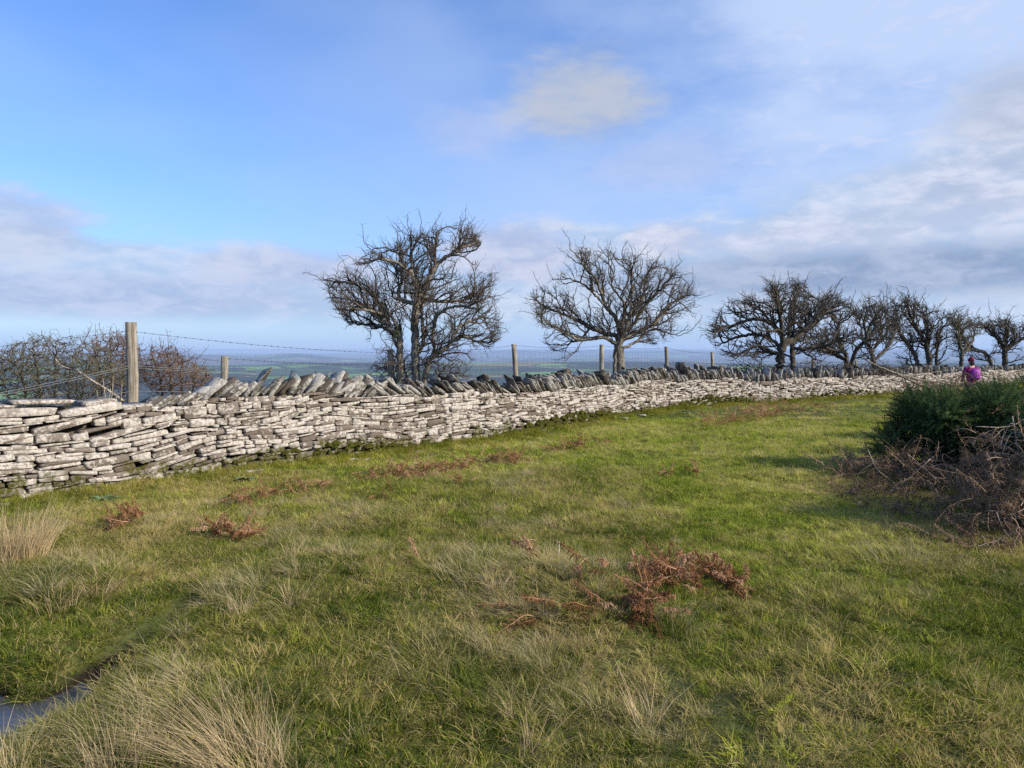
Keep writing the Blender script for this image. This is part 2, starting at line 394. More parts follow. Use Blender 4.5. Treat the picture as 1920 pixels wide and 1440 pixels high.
# facing stones in wavering courses
b = MB(); NR = 20
def wgt(j, s): return .62+.42*math.sin(s*(.55+.13*(j % 5))+j*2.3)+.22*math.sin(s*1.9+j*5.1)
def bounds(s):
    w = [max(.22, wgt(j, s)) for j in range(NR)]; c = np.concatenate([[0], np.cumsum(w)]); return c/c[-1]
taken = {j: [] for j in range(NR+2)}
def free(j, a0, a1): return all(a1 <= x0+.03 or a0 >= x1-.03 for x0, x1 in taken[j][-40:])
for j in range(NR):
    s = rng.uniform(.2, .5); taken[j].sort(); last = None
    while s < LEN-.6:
        far_ = s > WLc[11]
        L = float(np.clip(rng.lognormal(math.log(.22), .5), .07, .62))
        if s < WLc[4]: L *= 1.25
        if far_: L *= 1.5
        hit = next((x for x in taken[j] if x[0] < s+L-.03 and x[1] > s+.03), None)
        if hit:
            if hit[0]-s > .08: L = hit[0]-s
            else: s = hit[1]; continue
        c = s+L/2; bb = bounds(c); span = 1
        if rng.random() < .10 and j < NR-1 and L > .2: span = 2; taken[j+1].append((s, s+L))
        H = float(hbody(c)); p, q, n = wpos(c); g = gwall(c)
        wav = lambda z_, s1: (.045*math.sin(s1*1.25+z_*2)+.03*math.sin(s1*2.9+z_*5+1))*math.sin(math.pi*min(1, max(0, z_)))**.6
        z0, z1 = bb[j], bb[min(NR, j+span)]
        zc = (z0+z1)/2; zm = zc*H+wav(zc, c)
        sl = (wav(zc, c+L/2)-wav(zc, c-L/2))/L+rng.normal(0, .05)
        if s < WLc[5]: sl += .06+rng.normal(0, .06)
        if rng.random() < .04: sl += rng.uniform(-.25, .35)
        hz2 = (z1-z0)*H/2*rng.uniform(.98, 1.10); ang = math.atan(sl)
        T = np.array([q[0], q[1], 0]); N = np.array([n[0], n[1], 0]); U = np.array([0, 0, 1.])
        ax = T*math.cos(ang)+U*math.sin(ang); azv = U*math.cos(ang)-T*math.sin(ang)
        batter = -.07*zc
        out = rng.normal(0, .017)+batter
        cen = np.array([p[0], p[1], g+zm])+N*(out-.14)
        parts = 1
        if hz2 > .032 and rng.random() < .35: parts = 2
        for kk in range(parts):
            hh = hz2/parts; cz = cen+azv*(hh*(2*kk-(parts-1)))+N*(rng.normal(0, .008) if parts > 1 else 0)
            tl = float(np.clip(rng.beta(2.2, 1.6), 0, 1))
            if rng.random() < .04: tl = 0.0
            slab(b, cz, ax, N, azv, L/2*rng.uniform(.95, 1.01), .14, hh*rng.uniform(.95, 1.03), min(.006, hh*.3), tl, zc*H, irr=.10, pinch=rng.uniform(-.22, .22))
        s += L*rng.uniform(.98, 1.03)+.004
# fallen slabs at the foot
for k in range(60):
    s = rng.uniform(3, 34); p, q, n = wpos(s); f_ = rng.uniform(.0, .30); x, y = p+n*f_
    a = rng.uniform(0, 6.28); T = np.array([math.cos(a), math.sin(a), rng.normal(0, .12)]); T /= np.linalg.norm(T); N = np.cross(T, [0, 0, 1]); N /= np.linalg.norm(N); U = np.cross(N, T)
    slab(b, np.array([x, y, hz(x, y)+.015]), T, U, N, rng.uniform(.05, .16), .014, rng.uniform(.04, .10), .006, rng.random(), .2)
b.build('facing_stones', M_STONE, wall)
print('wall stones', b.n, round(time.time()-T0, 1))

# coping slabs: the nearest hundred are parts of their own
S0 = float(np.interp(-4.35, WS[:, 0], WL)); SB = float(np.interp(-1.95, WS[:, 0], WL)); SV = float(np.interp(6.5, WS[:, 0], WL))
cop = []
s = S0
while s < LEN-1:
    d = wpos(s)[0][1]
    if s < SB:   lean = R(rng.normal(50, 8)); gap = rng.uniform(.06, .11)
    elif s < SV: lean = -R(rng.normal(np.interp(s, [SB, SV], [56, 34]), 8)); gap = rng.uniform(.035, .075)
    else:        lean = R(rng.normal(-4, 15)); gap = rng.uniform(.035, .10)
    if s < S0+.5: lean = R(62)
    hgt = rng.uniform(.22, .46) if s < SV else rng.uniform(.16, .38)
    if rng.random() < .07: hgt *= 1.25
    if s > WLc[11]: hgt *= .8; gap *= 1.4
    if rng.random() > .02: cop.append((s, lean, hgt, rng.uniform(.009, .022)*(1.3 if s < SB+1 else 1)))
    s += gap
def coping(b, s, lean, hgt, th, back=0):
    p, q, n = wpos(s); g = gwall(s)+float(hbody(s))
    T = np.array([q[0], q[1], 0]); N = np.array([n[0], n[1], 0]); U = np.array([0, 0, 1.])
    up = U*math.cos(lean)+T*math.sin(lean); ay = T*math.cos(lean)-U*math.sin(lean)
    tw = rng.normal(0, .16); N2 = N*math.cos(tw)+ay*math.sin(tw); ay2 = np.cross(up, N2); ay2 /= np.linalg.norm(ay2)
    if ay2 @ ay < 0: ay2 = -ay2
    dep = rng.uniform(.10, .17)
    cen = np.array([p[0], p[1], g])-N*(.22+back+rng.normal(0, .03))+up*(hgt/2-.03)
    slab(b, cen, N2, ay2, up, dep, th*(.75 if s > SV else .85), hgt/2, .003, rng.beta(1.5, 1.9), .9+rng.random(), n=7, irr=.30, pinch=rng.uniform(-.3, .3), ee=.22)
for k, c in enumerate(cop):
    if k < 100:
        b = MB(); coping(b, *c); b.build('coping_stone', M_COPE, wall)
b = MB()
for c in cop[100:]: coping(b, *c)
# second, darker row standing behind the first along the middle stretch
for c in cop[30:]:
    if rng.random() < .55 and c[0] < SV+3: 
        p, q, n = wpos(c[0]); b2 = (c[0]+.03, c[1]+rng.normal(0, .3), c[2]*1.1, c[3]); coping(b, *b2, back=.22)
b.build('coping_row', M_COPE, wall)['kind'] = 'stuff'
# flat slabs capping the low end, where no coping stands
b = MB(); s = .5
while s < S0+.15:
    p, q, n = wpos(s); g = gwall(s)+float(hbody(s)); T = np.array([q[0], q[1], 0]); N = np.array([n[0], n[1], 0]); U = np.array([0, 0, 1.])
    L = rng.uniform(.16, .34); sl = rng.normal(.04, .08); h2 = rng.uniform(.018, .038)
    ax = T*math.cos(sl)+U*math.sin(sl); azv = U*math.cos(sl)-T*math.sin(sl)
    slab(b, np.array([p[0], p[1], g+h2])-N*.26, ax, N, azv, L, .2, h2, .012, rng.beta(2, 2), 1.2, irr=.2); s += L*1.75
b.build('top_slabs', M_STONE, wall)
print('coping', len(cop), round(time.time()-T0, 1))

# moss cushions along the foot
m, t, bs = material('moss', 1, .05); p = t.pos()
c1 = t.noise(p, 6, 4); c2 = t.noise(p, 55, 4, .7)
t.put(bs.inputs['Base Color'], t.mix(t.ss(c2, .35, .65), t.mix(t.ss(c1, .4, .6), (.035, .042, .008), (.030, .020, .010)), (.085, .09, .014)))
t.put(bs.inputs['Normal'], t.bump(c2, .9, .03)); M_MOSS = m
b = MB(); s = 1.0
def lump(b, c, r, seed):
    n1, n2 = 7, 12; v = []
    for i in range(n1):
        ph = (i/(n1-1))*math.pi*.5
        for j in range(n2):
            th = j*2*math.pi/n2; k = 1+.22*math.sin(th*3+seed)+.15*math.sin(th*5+ph*4+seed*2)
            v.append((c[0]+r[0]*k*math.sin(ph)*math.cos(th), c[1]+r[0]*k*math.sin(ph)*math.sin(th), c[2]+r[1]*math.cos(ph)*(1+.15*math.sin(seed+j))))
    q = [(i*n2+j, i*n2+(j+1) % n2, (i+1)*n2+(j+1) % n2, (i+1)*n2+j) for i in range(n1-1) for j in range(n2)]
    b.add(v, None, q)
while s < LEN-8:
    p, q, n = wpos(s); f_ = rng.uniform(-.07, .10); x, y = p+n*f_
    hgt = rng.uniform(.03, .08)*(1+.6*max(0, math.sin(s*.8)))
    lump(b, (x, y, hz(x, y)-.03), (rng.uniform(.07, .20), hgt), rng.uniform(0, 6)); s += rng.uniform(.05, .16)
for k in range(900):
    s = float(rng.triangular(WLc[4], WLc[7], WLc[10])); p, q, n = wpos(s); hh_ = .30*max(.15, math.sin(s*.9)*.5+.5); z = rng.uniform(0, hh_)**1.0
    x, y = p+n*rng.uniform(-.05, .05-.12*z); lump(b, (x, y, hz(x, y)+z-.05), (rng.uniform(.03, .09), rng.uniform(.03, .07)), rng.uniform(0, 6))
b.build('moss', M_MOSS, wall, smooth=True)

# ------------------------------------------------------------------ wood, wire
m, t, bs = material('weathered_wood', .9, .15); p = t.pos()
g1 = t.noise(t.vmath('MULTIPLY', p, (30, 30, 2.2)), 1, 5, .65); g2 = t.noise(p, 9, 3)
t.put(bs.inputs['Base Color'], t.mix(t.ss(g1, .35, .62), (.13, .105, .075), t.mix(t.ss(g2, .4, .6), (.33, .295, .24), (.26, .245, .20))))
t.put(bs.inputs['Normal'], t.bump(g1, .6, .01)); M_WOOD = m
m, t, bs = material('fence_wire', .55, .4); t.put(bs.inputs['Base Color'], t.mix(t.noise(t.pos(), 12, 2), (.10, .095, .09), (.30, .31, .31))); bs.inputs['Metallic'].default_value = .5; M_WIRE = m
m, t, bs = material('rusty_wire', .7, .3); t.put(bs.inputs['Base Color'], (.055, .05, .05, 1)); M_RUST = m

fence = empty('wire_fence', (*P(246, 700, 10.0)[:2], hz(*P(246, 700, 10.0)[:2])), 'wooden post and barbed wire stock fence running behind the dry stone wall', 'fence')
#       top px, top py, bottom px, Y, radius
POSTS = [(-170, 662, -170, 8.3, .06), (246, 604, 246, 10.0, .066), (421, 668, 413, 11.1, .056), (732, 655, 733, 13.1, .058), (963, 645, 975, 15.3, .052), (1128, 646, 1129, 18.2, .058), (1249, 650, 1254, 20.7, .052), (1335, 660, 1339, 22.7, .052), (1524, 674, 1524, 26.2, .05), (1605, 676, 1606, 28.6, .05), (1700, 674, 1700, 31.5, .05), (1860, 676, 1860, 36, .05)]
TOPS = []; BOTS = []
for tx, ty, bx, Y0, r in POSTS:
    top = P(tx, ty, Y0); bot = np.array([(bx-960)/F*Y0, Y0, 0]); bot[2] = hz(bot[0], bot[1])-.15
    b = MB(); k = 7; pts = [bot+(top-bot)*i/(k-1)+np.array([rng.normal(0, .004), rng.normal(0, .004), 0]) for i in range(k)]
    sides = 4 if abs(tx-246) < 1 else 9
    rr = np.array([r*(1.04-.08*i/(k-1)) for i in range(k)])
    b.tube(pts, rr*(1.18 if sides == 4 else 1), sides if sides == 9 else 8)
    b.build('post', M_WOOD, fence, smooth=False); TOPS.append(top); BOTS.append(bot)
def onpost(i, z, side=1):          # point on post i at height z, on its path side
    tp, bt = TOPS[i], BOTS[i]; u = (z-bt[2])/(tp[2]-bt[2]); return bt+(tp-bt)*u-np.array([-.25, .96, 0])*POSTS[i][4]
def wire(a, c, sag, r=.0022, barbs=True, mat=None, name='barbed_wire'):
    b = MB(); L = np.linalg.norm(c-a); n = 14; u = np.linspace(0, 1, n)[:, None]
    pts = a+(c-a)*u; pts[:, 2] -= sag*4*(u*(1-u))[:, 0]; b.tube(pts, r, 4, cap=False)
    if barbs:
        for kk in np.arange(.08, L-.03, .11):
            uu = kk/L; q = a+(c-a)*uu; q = q-np.array([0, 0, sag*4*uu*(1-uu)]); dr = (c-a)/L
            b.tube([q-dr*.011, q+dr*.011], .0045, 4)
            for e in range(2):
                w = rng.normal(0, 1, 3); w -= dr*(w@dr); w /= np.linalg.norm(w); b.tube([q-w*.014, q+w*.014], .0018, 3)
    b.build(name, mat or M_RUST, fence)
def zat(i, py): return P(POSTS[i][0], py, POSTS[i][3])[2]
wire(onpost(0, zat(0, 666)), onpost(1, zat(1, 620)), .02); wire(onpost(1, zat(1, 621)), onpost(3, zat(3, 662)), .05)
wire(onpost(0, zat(0, 705)), onpost(1, zat(1, 651)), .02); wire(onpost(1, zat(1, 652)), onpost(2, zat(2, 678)), .01)
for z0, z1, z2 in ((770, 685, 697), (775, 689, 700), (810, 733, 735)):
    wire(onpost(0, zat(0, z0)), onpost(1, zat(1, z1)), .01, .0032, False, M_WIRE, 'wire'); wire(onpost(1, zat(1, z1)), onpost(2, zat(2, z2)), .0, .003, False, M_WIRE, 'wire')
for i in range(2, len(POSTS)-1):
    a, c = TOPS[i][2]-.03, TOPS[i+1][2]-.03
    if i != 2: wire(onpost(i, a), onpost(i+1, c), .05)
    else: wire(onpost(2, a), onpost(3, zat(3, 684)), .03)
    # stock netting
    b = MB(); A = onpost(i, a-.10); Cc = onpost(i+1, (c if i != 2 else zat(3, 684))-.08); ha = A[2]-BOTS[i][2]-.25; hc = Cc[2]-BOTS[i+1][2]-.25
    rows = [0, .16, .32, .48, .64, .8, .95]; L = np.linalg.norm(Cc-A); cols = int(L/.15); g = []
    for fr in rows:
        u = np.linspace(0, 1, cols+1)[:, None]; pt = A+(Cc-A)*u
        pt[:, 2] -= fr*(ha*(1-u)+hc*u)[:, 0]+.07*4*(u*(1-u))[:, 0]*(1-fr*.5)+rng.normal(0, .006, cols+1); pt[:, :2] += rng.normal(0, .008, (cols+1, 2)); g.append(pt)
    thin = .0012
    for pt in g: b.tube(pt, thin, 3, cap=False)
    for k in range(cols+1): b.tube([pt[k] for pt in g], thin, 3, cap=False)
    b.build('wire_netting', M_RUST, fence)
print('fence', round(time.time()-T0, 1))

# ------------------------------------------------------------------ trees
def bark_mat(name, dark, light, moss):
    m, t, bs = material(name, .95, .1); p = t.pos(); a = t.noise(p, 8, 4); c = t.noise(t.vmath('MULTIPLY', p, (40, 40, 14)), 1, 4, .65)
    col = t.mix(t.ss(c, .35, .62), dark, light); col = t.mix(t.ss(a, .56, .68, 0, .8), col, moss)
    t.put(bs.inputs['Base Color'], col); t.put(bs.inputs['Normal'], t.bump(c, .6, .012)); return m
M_BARK = bark_mat('hawthorn_bark', (.075, .062, .05), (.26, .235, .19), (.15, .15, .045))
M_TWIG = bark_mat('hawthorn_twigs', (.055, .045, .038), (.115, .095, .075), (.10, .10, .06))
M_TWIGD = bark_mat('dark_hawthorn_twigs', (.045, .04, .034), (.11, .095, .075), (.07, .075, .035))
M_BUSH = bark_mat('olive_grey_twigs', (.07, .06, .04), (.17, .15, .10), (.13, .13, .05))
M_RED = bark_mat('red_brown_twigs', (.085, .055, .04), (.20, .135, .10), (.12, .10, .05))
M_DEAD = bark_mat('bleached_dead_wood', (.20, .16, .12), (.42, .37, .29), (.25, .22, .15))

def inpoly(x, y, poly):
    c = np.zeros(len(x), bool); n = len(poly)
    for i in range(n):
        x0, y0 = poly[i]; x1, y1 = poly[(i+1) % n]
        k = ((y0 > y) != (y1 > y)); xi = (x1-x0)*(y-y0)/((y1-y0) if y1 != y0 else 1e-9)+x0; c ^= k & (x < xi)
    return c
poly_keep = False
def cutpl(pl, f):
    p = np.array(pl, float); c = np.concatenate([[0], np.cumsum(np.linalg.norm(np.diff(p, axis=0), axis=1))]); m_ = c[-1]*f
    q = [tuple(x) for x, cc_ in zip(p, c) if cc_ < m_]; q.append((np.interp(m_, c, p[:, 0]), np.interp(m_, c, p[:, 1]))); return q
def grow_tree(name, label, cat, group, base, Y0, limbs, poly, N, R0, depth, mats, step=.075, kill=.12, infl=.9, jit=.36, trop=(0, 0, .10), spur=.5, rtip=.0045, thr=.022, iters=90, spurlen=(.05, .15), outw=.16, cut=.92, stray=70, fork=1.0, fl=.75):
    """limbs: photo outlines of the main boughs, each running a little nearer or farther; the twigs grow through the crown's volume"""
    poly = np.array(poly, float); lo, hi = poly.min(0), poly.max(0); cc = (lo+hi)/2; hw = (hi-lo)/2
    att = []; ph_ = rng.uniform(0, 6.28, 4)
    while len(att) < N:
        xs = rng.uniform(lo[0], hi[0], N); ys = rng.uniform(lo[1], hi[1], N); k = inpoly(xs, ys, poly)
        for x, y in zip(xs[k], ys[k]):
            ta = math.atan2((y-cc[1])/hw[1], (x-cc[0])/hw[0]); rg = .90+.10*math.sin(ta*7+ph_[0])+.09*math.sin(ta*13+ph_[1])+.07*math.sin(ta*23+ph_[2])
            if math.hypot((x-cc[0])/hw[0], (y-cc[1])/hw[1]) > rg: continue
            rr = min(1, math.hypot((x-cc[0])/hw[0], (y-cc[1])/hw[1])); o = math.sqrt(max(.05, 1-rr*rr))*depth
            q = P(x, y, Y0+rng.uniform(-o, o))
            w_ = depth*.55
            if math.sin(q[0]/w_*6.3+ph_[0])*math.sin(q[2]/w_*6.3+ph_[1])*math.sin(q[1]/w_*6.3+ph_[2])+.35*math.sin(q[0]/w_*15+ph_[3])*math.sin(q[2]/w_*15+ph_[0]) < -.12: continue
            att.append(q)
    att = np.array(att[:N]); cen0 = P(base[0]/base[1]*F+960 if False else cc[0], min(hi[1], cc[1]+hw[1]*.75), Y0); cen0[2] = max(cen0[2], .4)
    pos = []; par = []
    for li, (attach, pl) in enumerate(limbs):
        end = rng.uniform(-.8, .8)*depth if li else 0
        if attach == 'rise': end = 0
        if li and poly_keep is False: pl = cutpl(pl, cut if attach is not None else min(1, cut+.08))
        L = len(pl); pts = []
        for k, (x, y) in enumerate(pl): pts.append(P(x, y, Y0+end*(k/max(1, L-1))**1.2+(0 if attach is None or k else 0)))
        pts = np.array(pts)
        if attach is None: pts[0][2] = hz(pts[0][0], pts[0][1])-.1
        seg = np.linalg.norm(np.diff(pts, axis=0), axis=1); tot = seg.sum(); cum = np.concatenate([[0], np.cumsum(seg)])
        sp_ = catmull(pts, 10); cs = np.concatenate([[0], np.cumsum(np.linalg.norm(np.diff(sp_, axis=0), axis=1))])
        u = np.arange(0, cs[-1], step); q = np.stack([np.interp(u, cs, sp_[:, k]) for k in range(3)], -1)
        q[1:] += rng.normal(0, step*.16, q[1:].shape)
        if attach is None or not pos: pr = -1
        else:
            d = np.linalg.norm(np.array(pos)-q[0], axis=1); pr = int(d.argmin())
        for pp in q: pos.append(pp); par.append(pr); pr = len(pos)-1
    kids = {}
    if fork:
        iters = 0; nl = len(pos); hask = {}
        for i_, p_ in enumerate(par):
            if p_ >= 0: hask[p_] = i_
        def inside(q, slack=1.0):
            px, py = 960+F*q[0]/q[1], HOR-F*(q[2]-EYE)/q[1]
            return inpoly(np.array([cc[0]+(px-cc[0])/slack]), np.array([cc[1]+(py-cc[1])/slack]), poly)[0]
        jobs = []
        for i_ in range(4, nl):
            p_ = par[i_]
            if p_ < 0: continue
            low = pos[i_][2] < cen0[2]-.1
            if rng.random() < (.25 if low else .62)*fork: jobs.append((i_, 1))
            if i_ not in hask:
                for e in range(4): jobs.append((i_, 1))
        size = depth*fl
        while jobs:
            i_, lev = jobs.pop(); base_d = pos[i_]-pos[par[i_]]; base_d = base_d/(np.linalg.norm(base_d)+1e-6)
            sd_ = rng.normal(0, 1, 3); sd_ -= base_d*(sd_@base_d); sd_ /= np.linalg.norm(sd_); th_ = R(rng.uniform(30, 68))
            ow = pos[i_]-cen0; ow = ow/(np.linalg.norm(ow)+1e-6)
            d = base_d*math.cos(th_)+sd_*math.sin(th_)+ow*(.50, .38, .25)[lev-1]+np.array(trop)*.8; d /= np.linalg.norm(d)
            if d@ow < -.25: continue
            L = size*(rng.uniform(.28, .85), rng.uniform(.14, .40), rng.uniform(.05, .17))[lev-1]; q = pos[i_]; pr = i_; n_ = max(2, int(L/step)); nodes = []
            for e in range(n_):
                d = d+rng.normal(0, .20, 3)+np.array([0, 0, .03]); 
                if abs(q[1]-Y0) > depth: d[1] -= .3*np.sign(q[1]-Y0)
                d /= np.linalg.norm(d); q = q+d*step*rng.uniform(.8, 1.2)
                if not inside(q, .95) and rng.random() < .7: break
                if q[2] < .25: break
                pos.append(q); par.append(pr); pr = len(pos)-1; nodes.append(pr)
            if lev < 3:
                for k_ in nodes[1:]:
                    if rng.random() < (.62, .55)[lev-1]*min(1, fork)**.55: jobs.append((k_, lev+1))
                if nodes: jobs.append((nodes[-1], lev+1)); jobs.append((nodes[-1], lev+1))
    alive = np.ones(N, bool)
    for it in range(iters):
        kd = kdtree.KDTree(len(pos))
        for i_, pp in enumerate(pos): kd.insert(pp, i_)
        kd.balance(); acc = {}
        for a_ in np.nonzero(alive)[0]:
            co, idx, ds = kd.find(att[a_])
            if ds < kill: alive[a_] = False
            elif ds < infl: acc.setdefault(idx, []).append((att[a_]-pos[idx])/ds)
        if not acc: break
        new = 0
        for idx, ds in acc.items():
            d = np.mean(ds, axis=0); d = d/(np.linalg.norm(d)+1e-6)
            if par[idx] >= 0:
                pd = pos[idx]-pos[par[idx]]; d = d+.45*pd/(np.linalg.norm(pd)+1e-6)
            d = d+rng.normal(0, jit, 3)+np.array(trop)
            ow = pos[idx]-cen0; ow = ow/(np.linalg.norm(ow)+1e-6); d = d/np.linalg.norm(d)+ow*outw; d /= np.linalg.norm(d)
            if d@ow < -.55: d = d-ow*(d@ow+.55); d /= np.linalg.norm(d)
            q = pos[idx]+d*step
            if len(kids.get(idx, [])) >= 3 or any(np.linalg.norm(q-pos[c_]) < step*.35 for c_ in kids.get(idx, [])): continue
            if kd.find(q)[2] < step*.6: continue
            pos.append(q); par.append(idx); kids.setdefault(idx, []).append(len(pos)-1); new += 1
        if not new: break
    n0 = len(pos); hasc = set(par); dist = [float(np.linalg.norm(p_-cen0)) for p_ in pos]; far_t = np.quantile(dist, .72)
    outer = [i_ for i_ in range(n0) if i_ not in hasc and dist[i_] > far_t]
    for i_ in rng.choice(outer, min(len(outer), stray), replace=False) if outer else []:       # straggling shoots past the outline
        d = (pos[i_]-pos[par[i_]])/step*.4+(pos[i_]-cen0)/dist[i_]*.9; q = pos[i_]; pr = int(i_)
        for e in range(rng.integers(2, 8)):
            d = d/np.linalg.norm(d)+rng.normal(0, .28, 3); d /= np.linalg.norm(d); q = q+d*step*1.1; pos.append(q); par.append(pr); pr = len(pos)-1
    n0 = len(pos)
    for i_ in range(n0):                                        # thorny spurs
        if par[i_] >= 0 and rng.random() < spur:
            d = rng.normal(0, 1, 3); d /= np.linalg.norm(d); q = pos[i_]; pr = i_; L = rng.uniform(*spurlen); d[2] += .5; d /= np.linalg.norm(d)
            for e in range(2):
                q = q+d*L*.5; pos.append(q); par.append(pr); pr = len(pos)-1; d = d+rng.normal(0, .35, 3); d /= np.linalg.norm(d)
    n = len(pos); pos = np.array(pos); ch = [[] for _ in range(n)]
    for i_, p_ in enumerate(par):
        if p_ >= 0: ch[p_].append(i_)
    tips = np.zeros(n)
    for i_ in range(n-1, -1, -1):
        if not ch[i_]: tips[i_] = 1
        if par[i_] >= 0: tips[par[i_]] += tips[i_]
    # parents always precede children except attached limbs whose order still holds
    roots = [i_ for i_ in range(n) if par[i_] < 0]; mx = max(tips[r_] for r_ in roots)
    ex = math.log(R0/rtip)/math.log(mx); rad = rtip*tips**ex; rad[tips == 1] *= .6
    # smooth positions a little
    root = empty(name, (base[0], base[1], hz(base[0], base[1])), label, cat, group)
    bt = MB(); bc = MB(); stack = [(r_, -1) for r_ in roots]
    while stack:
        i_, pr = stack.pop(); chain = [i_] if pr < 0 else [pr, i_]
        cur = i_
        while ch[cur]:
            k = max(ch[cur], key=lambda c_: tips[c_])
            for c_ in ch[cur]:
                if c_ != k: stack.append((c_, cur))
            chain.append(k); cur = k
        if len(chain) < 2: continue
        pt = pos[chain]; rd = rad[chain].copy()
        if pr >= 0: rd[0] = rd[1]
        thick = rd > thr; nthick = int(thick.sum()) if thick[0] else 0
        if nthick >= 2:
            e = min(len(chain), nthick+1); rt = rd[:e]
            if pr < 0: rt = rt*(1+.5*np.exp(-np.arange(e)*step/.12))
            bt.tube(pt[:e], rt, 7 if rt[0] > .04 else 5)
            if e < len(chain): bc.tube(pt[e-1:], rd[e-1:], 4, cap=False)
        else: bc.tube(pt, rd, 4 if rd[0] > .01 else 3, cap=False)
    if bt.n: bt.build('trunk', mats[0], root, smooth=True)
    bc.build('crown', mats[1], root, smooth=True)
    print(name, n, 'nodes', round(time.time()-T0, 1))
    return root
HG = 'bare hawthorns behind the wall'
grow_tree('hawthorn_tree', 'tallest bare hawthorn with forked pale trunk and snapped leader, nearest tree behind the wall', 'tree', HG, P(783, 721, 12.95), 12.95,
 [(None, [(783, 726), (780, 690), (779, 655), (778, 624), (781, 565), (784, 542), (773, 513), (770, 478), (768, 442), (753, 417)]),
  ('on', [(783, 550), (801, 532), (815, 501), (838, 480), (862, 464), (872, 445), (881, 419)]), ('on', [(862, 464), (880, 460), (905, 452)]),
  ('on', [(817, 497), (817, 454), (827, 430), (850, 424), (880, 420)]), ('on', [(769, 445), (755, 433), (745, 435)]), ('on', [(769, 440), (772, 428)]),
  ('on', [(778, 570), (754, 563), (747, 546), (757, 518), (748, 508), (732, 501)]),
  (None, [(751, 722), (750, 680), (749, 636), (739, 601), (706, 563), (666, 534), (598, 523)]),
  ('on', [(742, 627), (702, 589), (666, 565), (614, 556)]), ('on', [(744, 632), (713, 612), (654, 605)]), ('on', [(722, 590), (680, 580), (640, 583)]),
  (None, [(790, 720), (800, 690), (827, 660), (862, 631), (902, 641), (945, 638)]), ('on', [(787, 660), (794, 636), (791, 577), (800, 560)]),
  ('on', [(843, 645), (862, 612), (902, 596), (938, 601)]), ('on', [(784, 552), (820, 565), (867, 563), (900, 545), (928, 532)]), ('on', [(815, 655), (812, 620), (822, 590), (850, 575), (895, 575)]),
  ('on', [(770, 480), (750, 475), (715, 465), (690, 470)]), ('on', [(772, 510), (740, 490), (705, 485)])],
 [(597, 519), (640, 508), (690, 466), (735, 460), (768, 440), (800, 428), (885, 418), (907, 450), (897, 500), (930, 513), (936, 560), (945, 600), (945, 642), (900, 680), (870, 705), (705, 712), (700, 670), (650, 612), (620, 575)],
 9500, .078, 1.25, (M_BARK, M_TWIG), step=.055, kill=.08, spur=.5, rtip=.0033, cut=.94, fork=1.0, thr=.022, fl=.66)
grow_tree('hawthorn_tree', 'bare hawthorn with wide fan of grey branches, second tree along the wall', 'tree', HG, P(1165, 687, 19.6), 19.6,
 [(None, [(1167, 697), (1162, 670), (1160, 655), (1163, 622), (1171, 573), (1148, 537), (1152, 501), (1129, 470)]),
  (None, [(1150, 695), (1153, 672), (1158, 650), (1179, 600), (1185, 537), (1179, 482)]),
  ('on', [(1162, 622), (1152, 595), (1127, 565), (1093, 532), (1052, 518)]), ('on', [(1160, 632), (1116, 618), (1071, 595), (1029, 579), (988, 550)]),
  ('on', [(1158, 645), (1130, 633), (1085, 637), (1043, 612), (1002, 604)]), ('on', [(1090, 636), (1066, 645), (1054, 676)]),
  ('on', [(1165, 622), (1182, 615), (1210, 573), (1243, 537), (1265, 509)]), ('on', [(1162, 640), (1188, 626), (1227, 607), (1254, 573), (1302, 546)]),
  ('on', [(1162, 655), (1190, 642), (1224, 618), (1274, 629), (1316, 606)]), ('on', [(1180, 590), (1205, 560), (1210, 520), (1230, 492)]), ('on', [(1135, 575), (1120, 530), (1098, 500), (1086, 466)])],
 [(988, 546), (1050, 512), (1080, 468), (1130, 465), (1180, 473), (1235, 488), (1290, 520), (1310, 550), (1314, 610), (1270, 642), (1200, 655), (1130, 655), (1060, 682), (1020, 655), (998, 600)],
 9500, .125, 1.8, (M_BARK, M_TWIG), step=.072, kill=.105, spur=.5, rtip=.0041, spurlen=(.06, .18), cut=.92, thr=.032, fork=.88, fl=.60)
grow_tree('hawthorn_tree', 'dense dark wind-swept hawthorn on two close trunks, third tree along the wall', 'tree', HG, P(1465, 700, 24.6), 24.6,
 [(None, [(1459, 706), (1463, 670), (1468, 637), (1450, 610), (1417, 598), (1372, 610)]), (None, [(1484, 702), (1486, 660), (1482, 628), (1482, 580), (1500, 541)]),
  ('on', [(1465, 650), (1429, 628), (1383, 632), (1337, 652)]), ('on', [(1468, 637), (1463, 592), (1452, 546)]), ('on', [(1463, 665), (1417, 649), (1372, 676)]),
  ('on', [(1484, 640), (1521, 610), (1555, 569)]), ('on', [(1486, 655), (1543, 649), (1578, 637)]), ('on', [(1486, 640), (1539, 592), (1573, 571)]), ('on', [(1450, 610), (1420, 575), (1375, 562)])],
 [(1325, 610), (1352, 565), (1400, 553), (1440, 530), (1505, 526), (1530, 558), (1555, 543), (1600, 572), (1625, 640), (1580, 680), (1500, 684), (1450, 692), (1380, 680), (1332, 655)],
 9500, .16, 2.2, (M_TWIGD, M_TWIGD), step=.085, kill=.12, spur=.45, rtip=.0065, thr=.035, trop=(-.12, 0, .08), fork=.8, spurlen=(.07, .2))
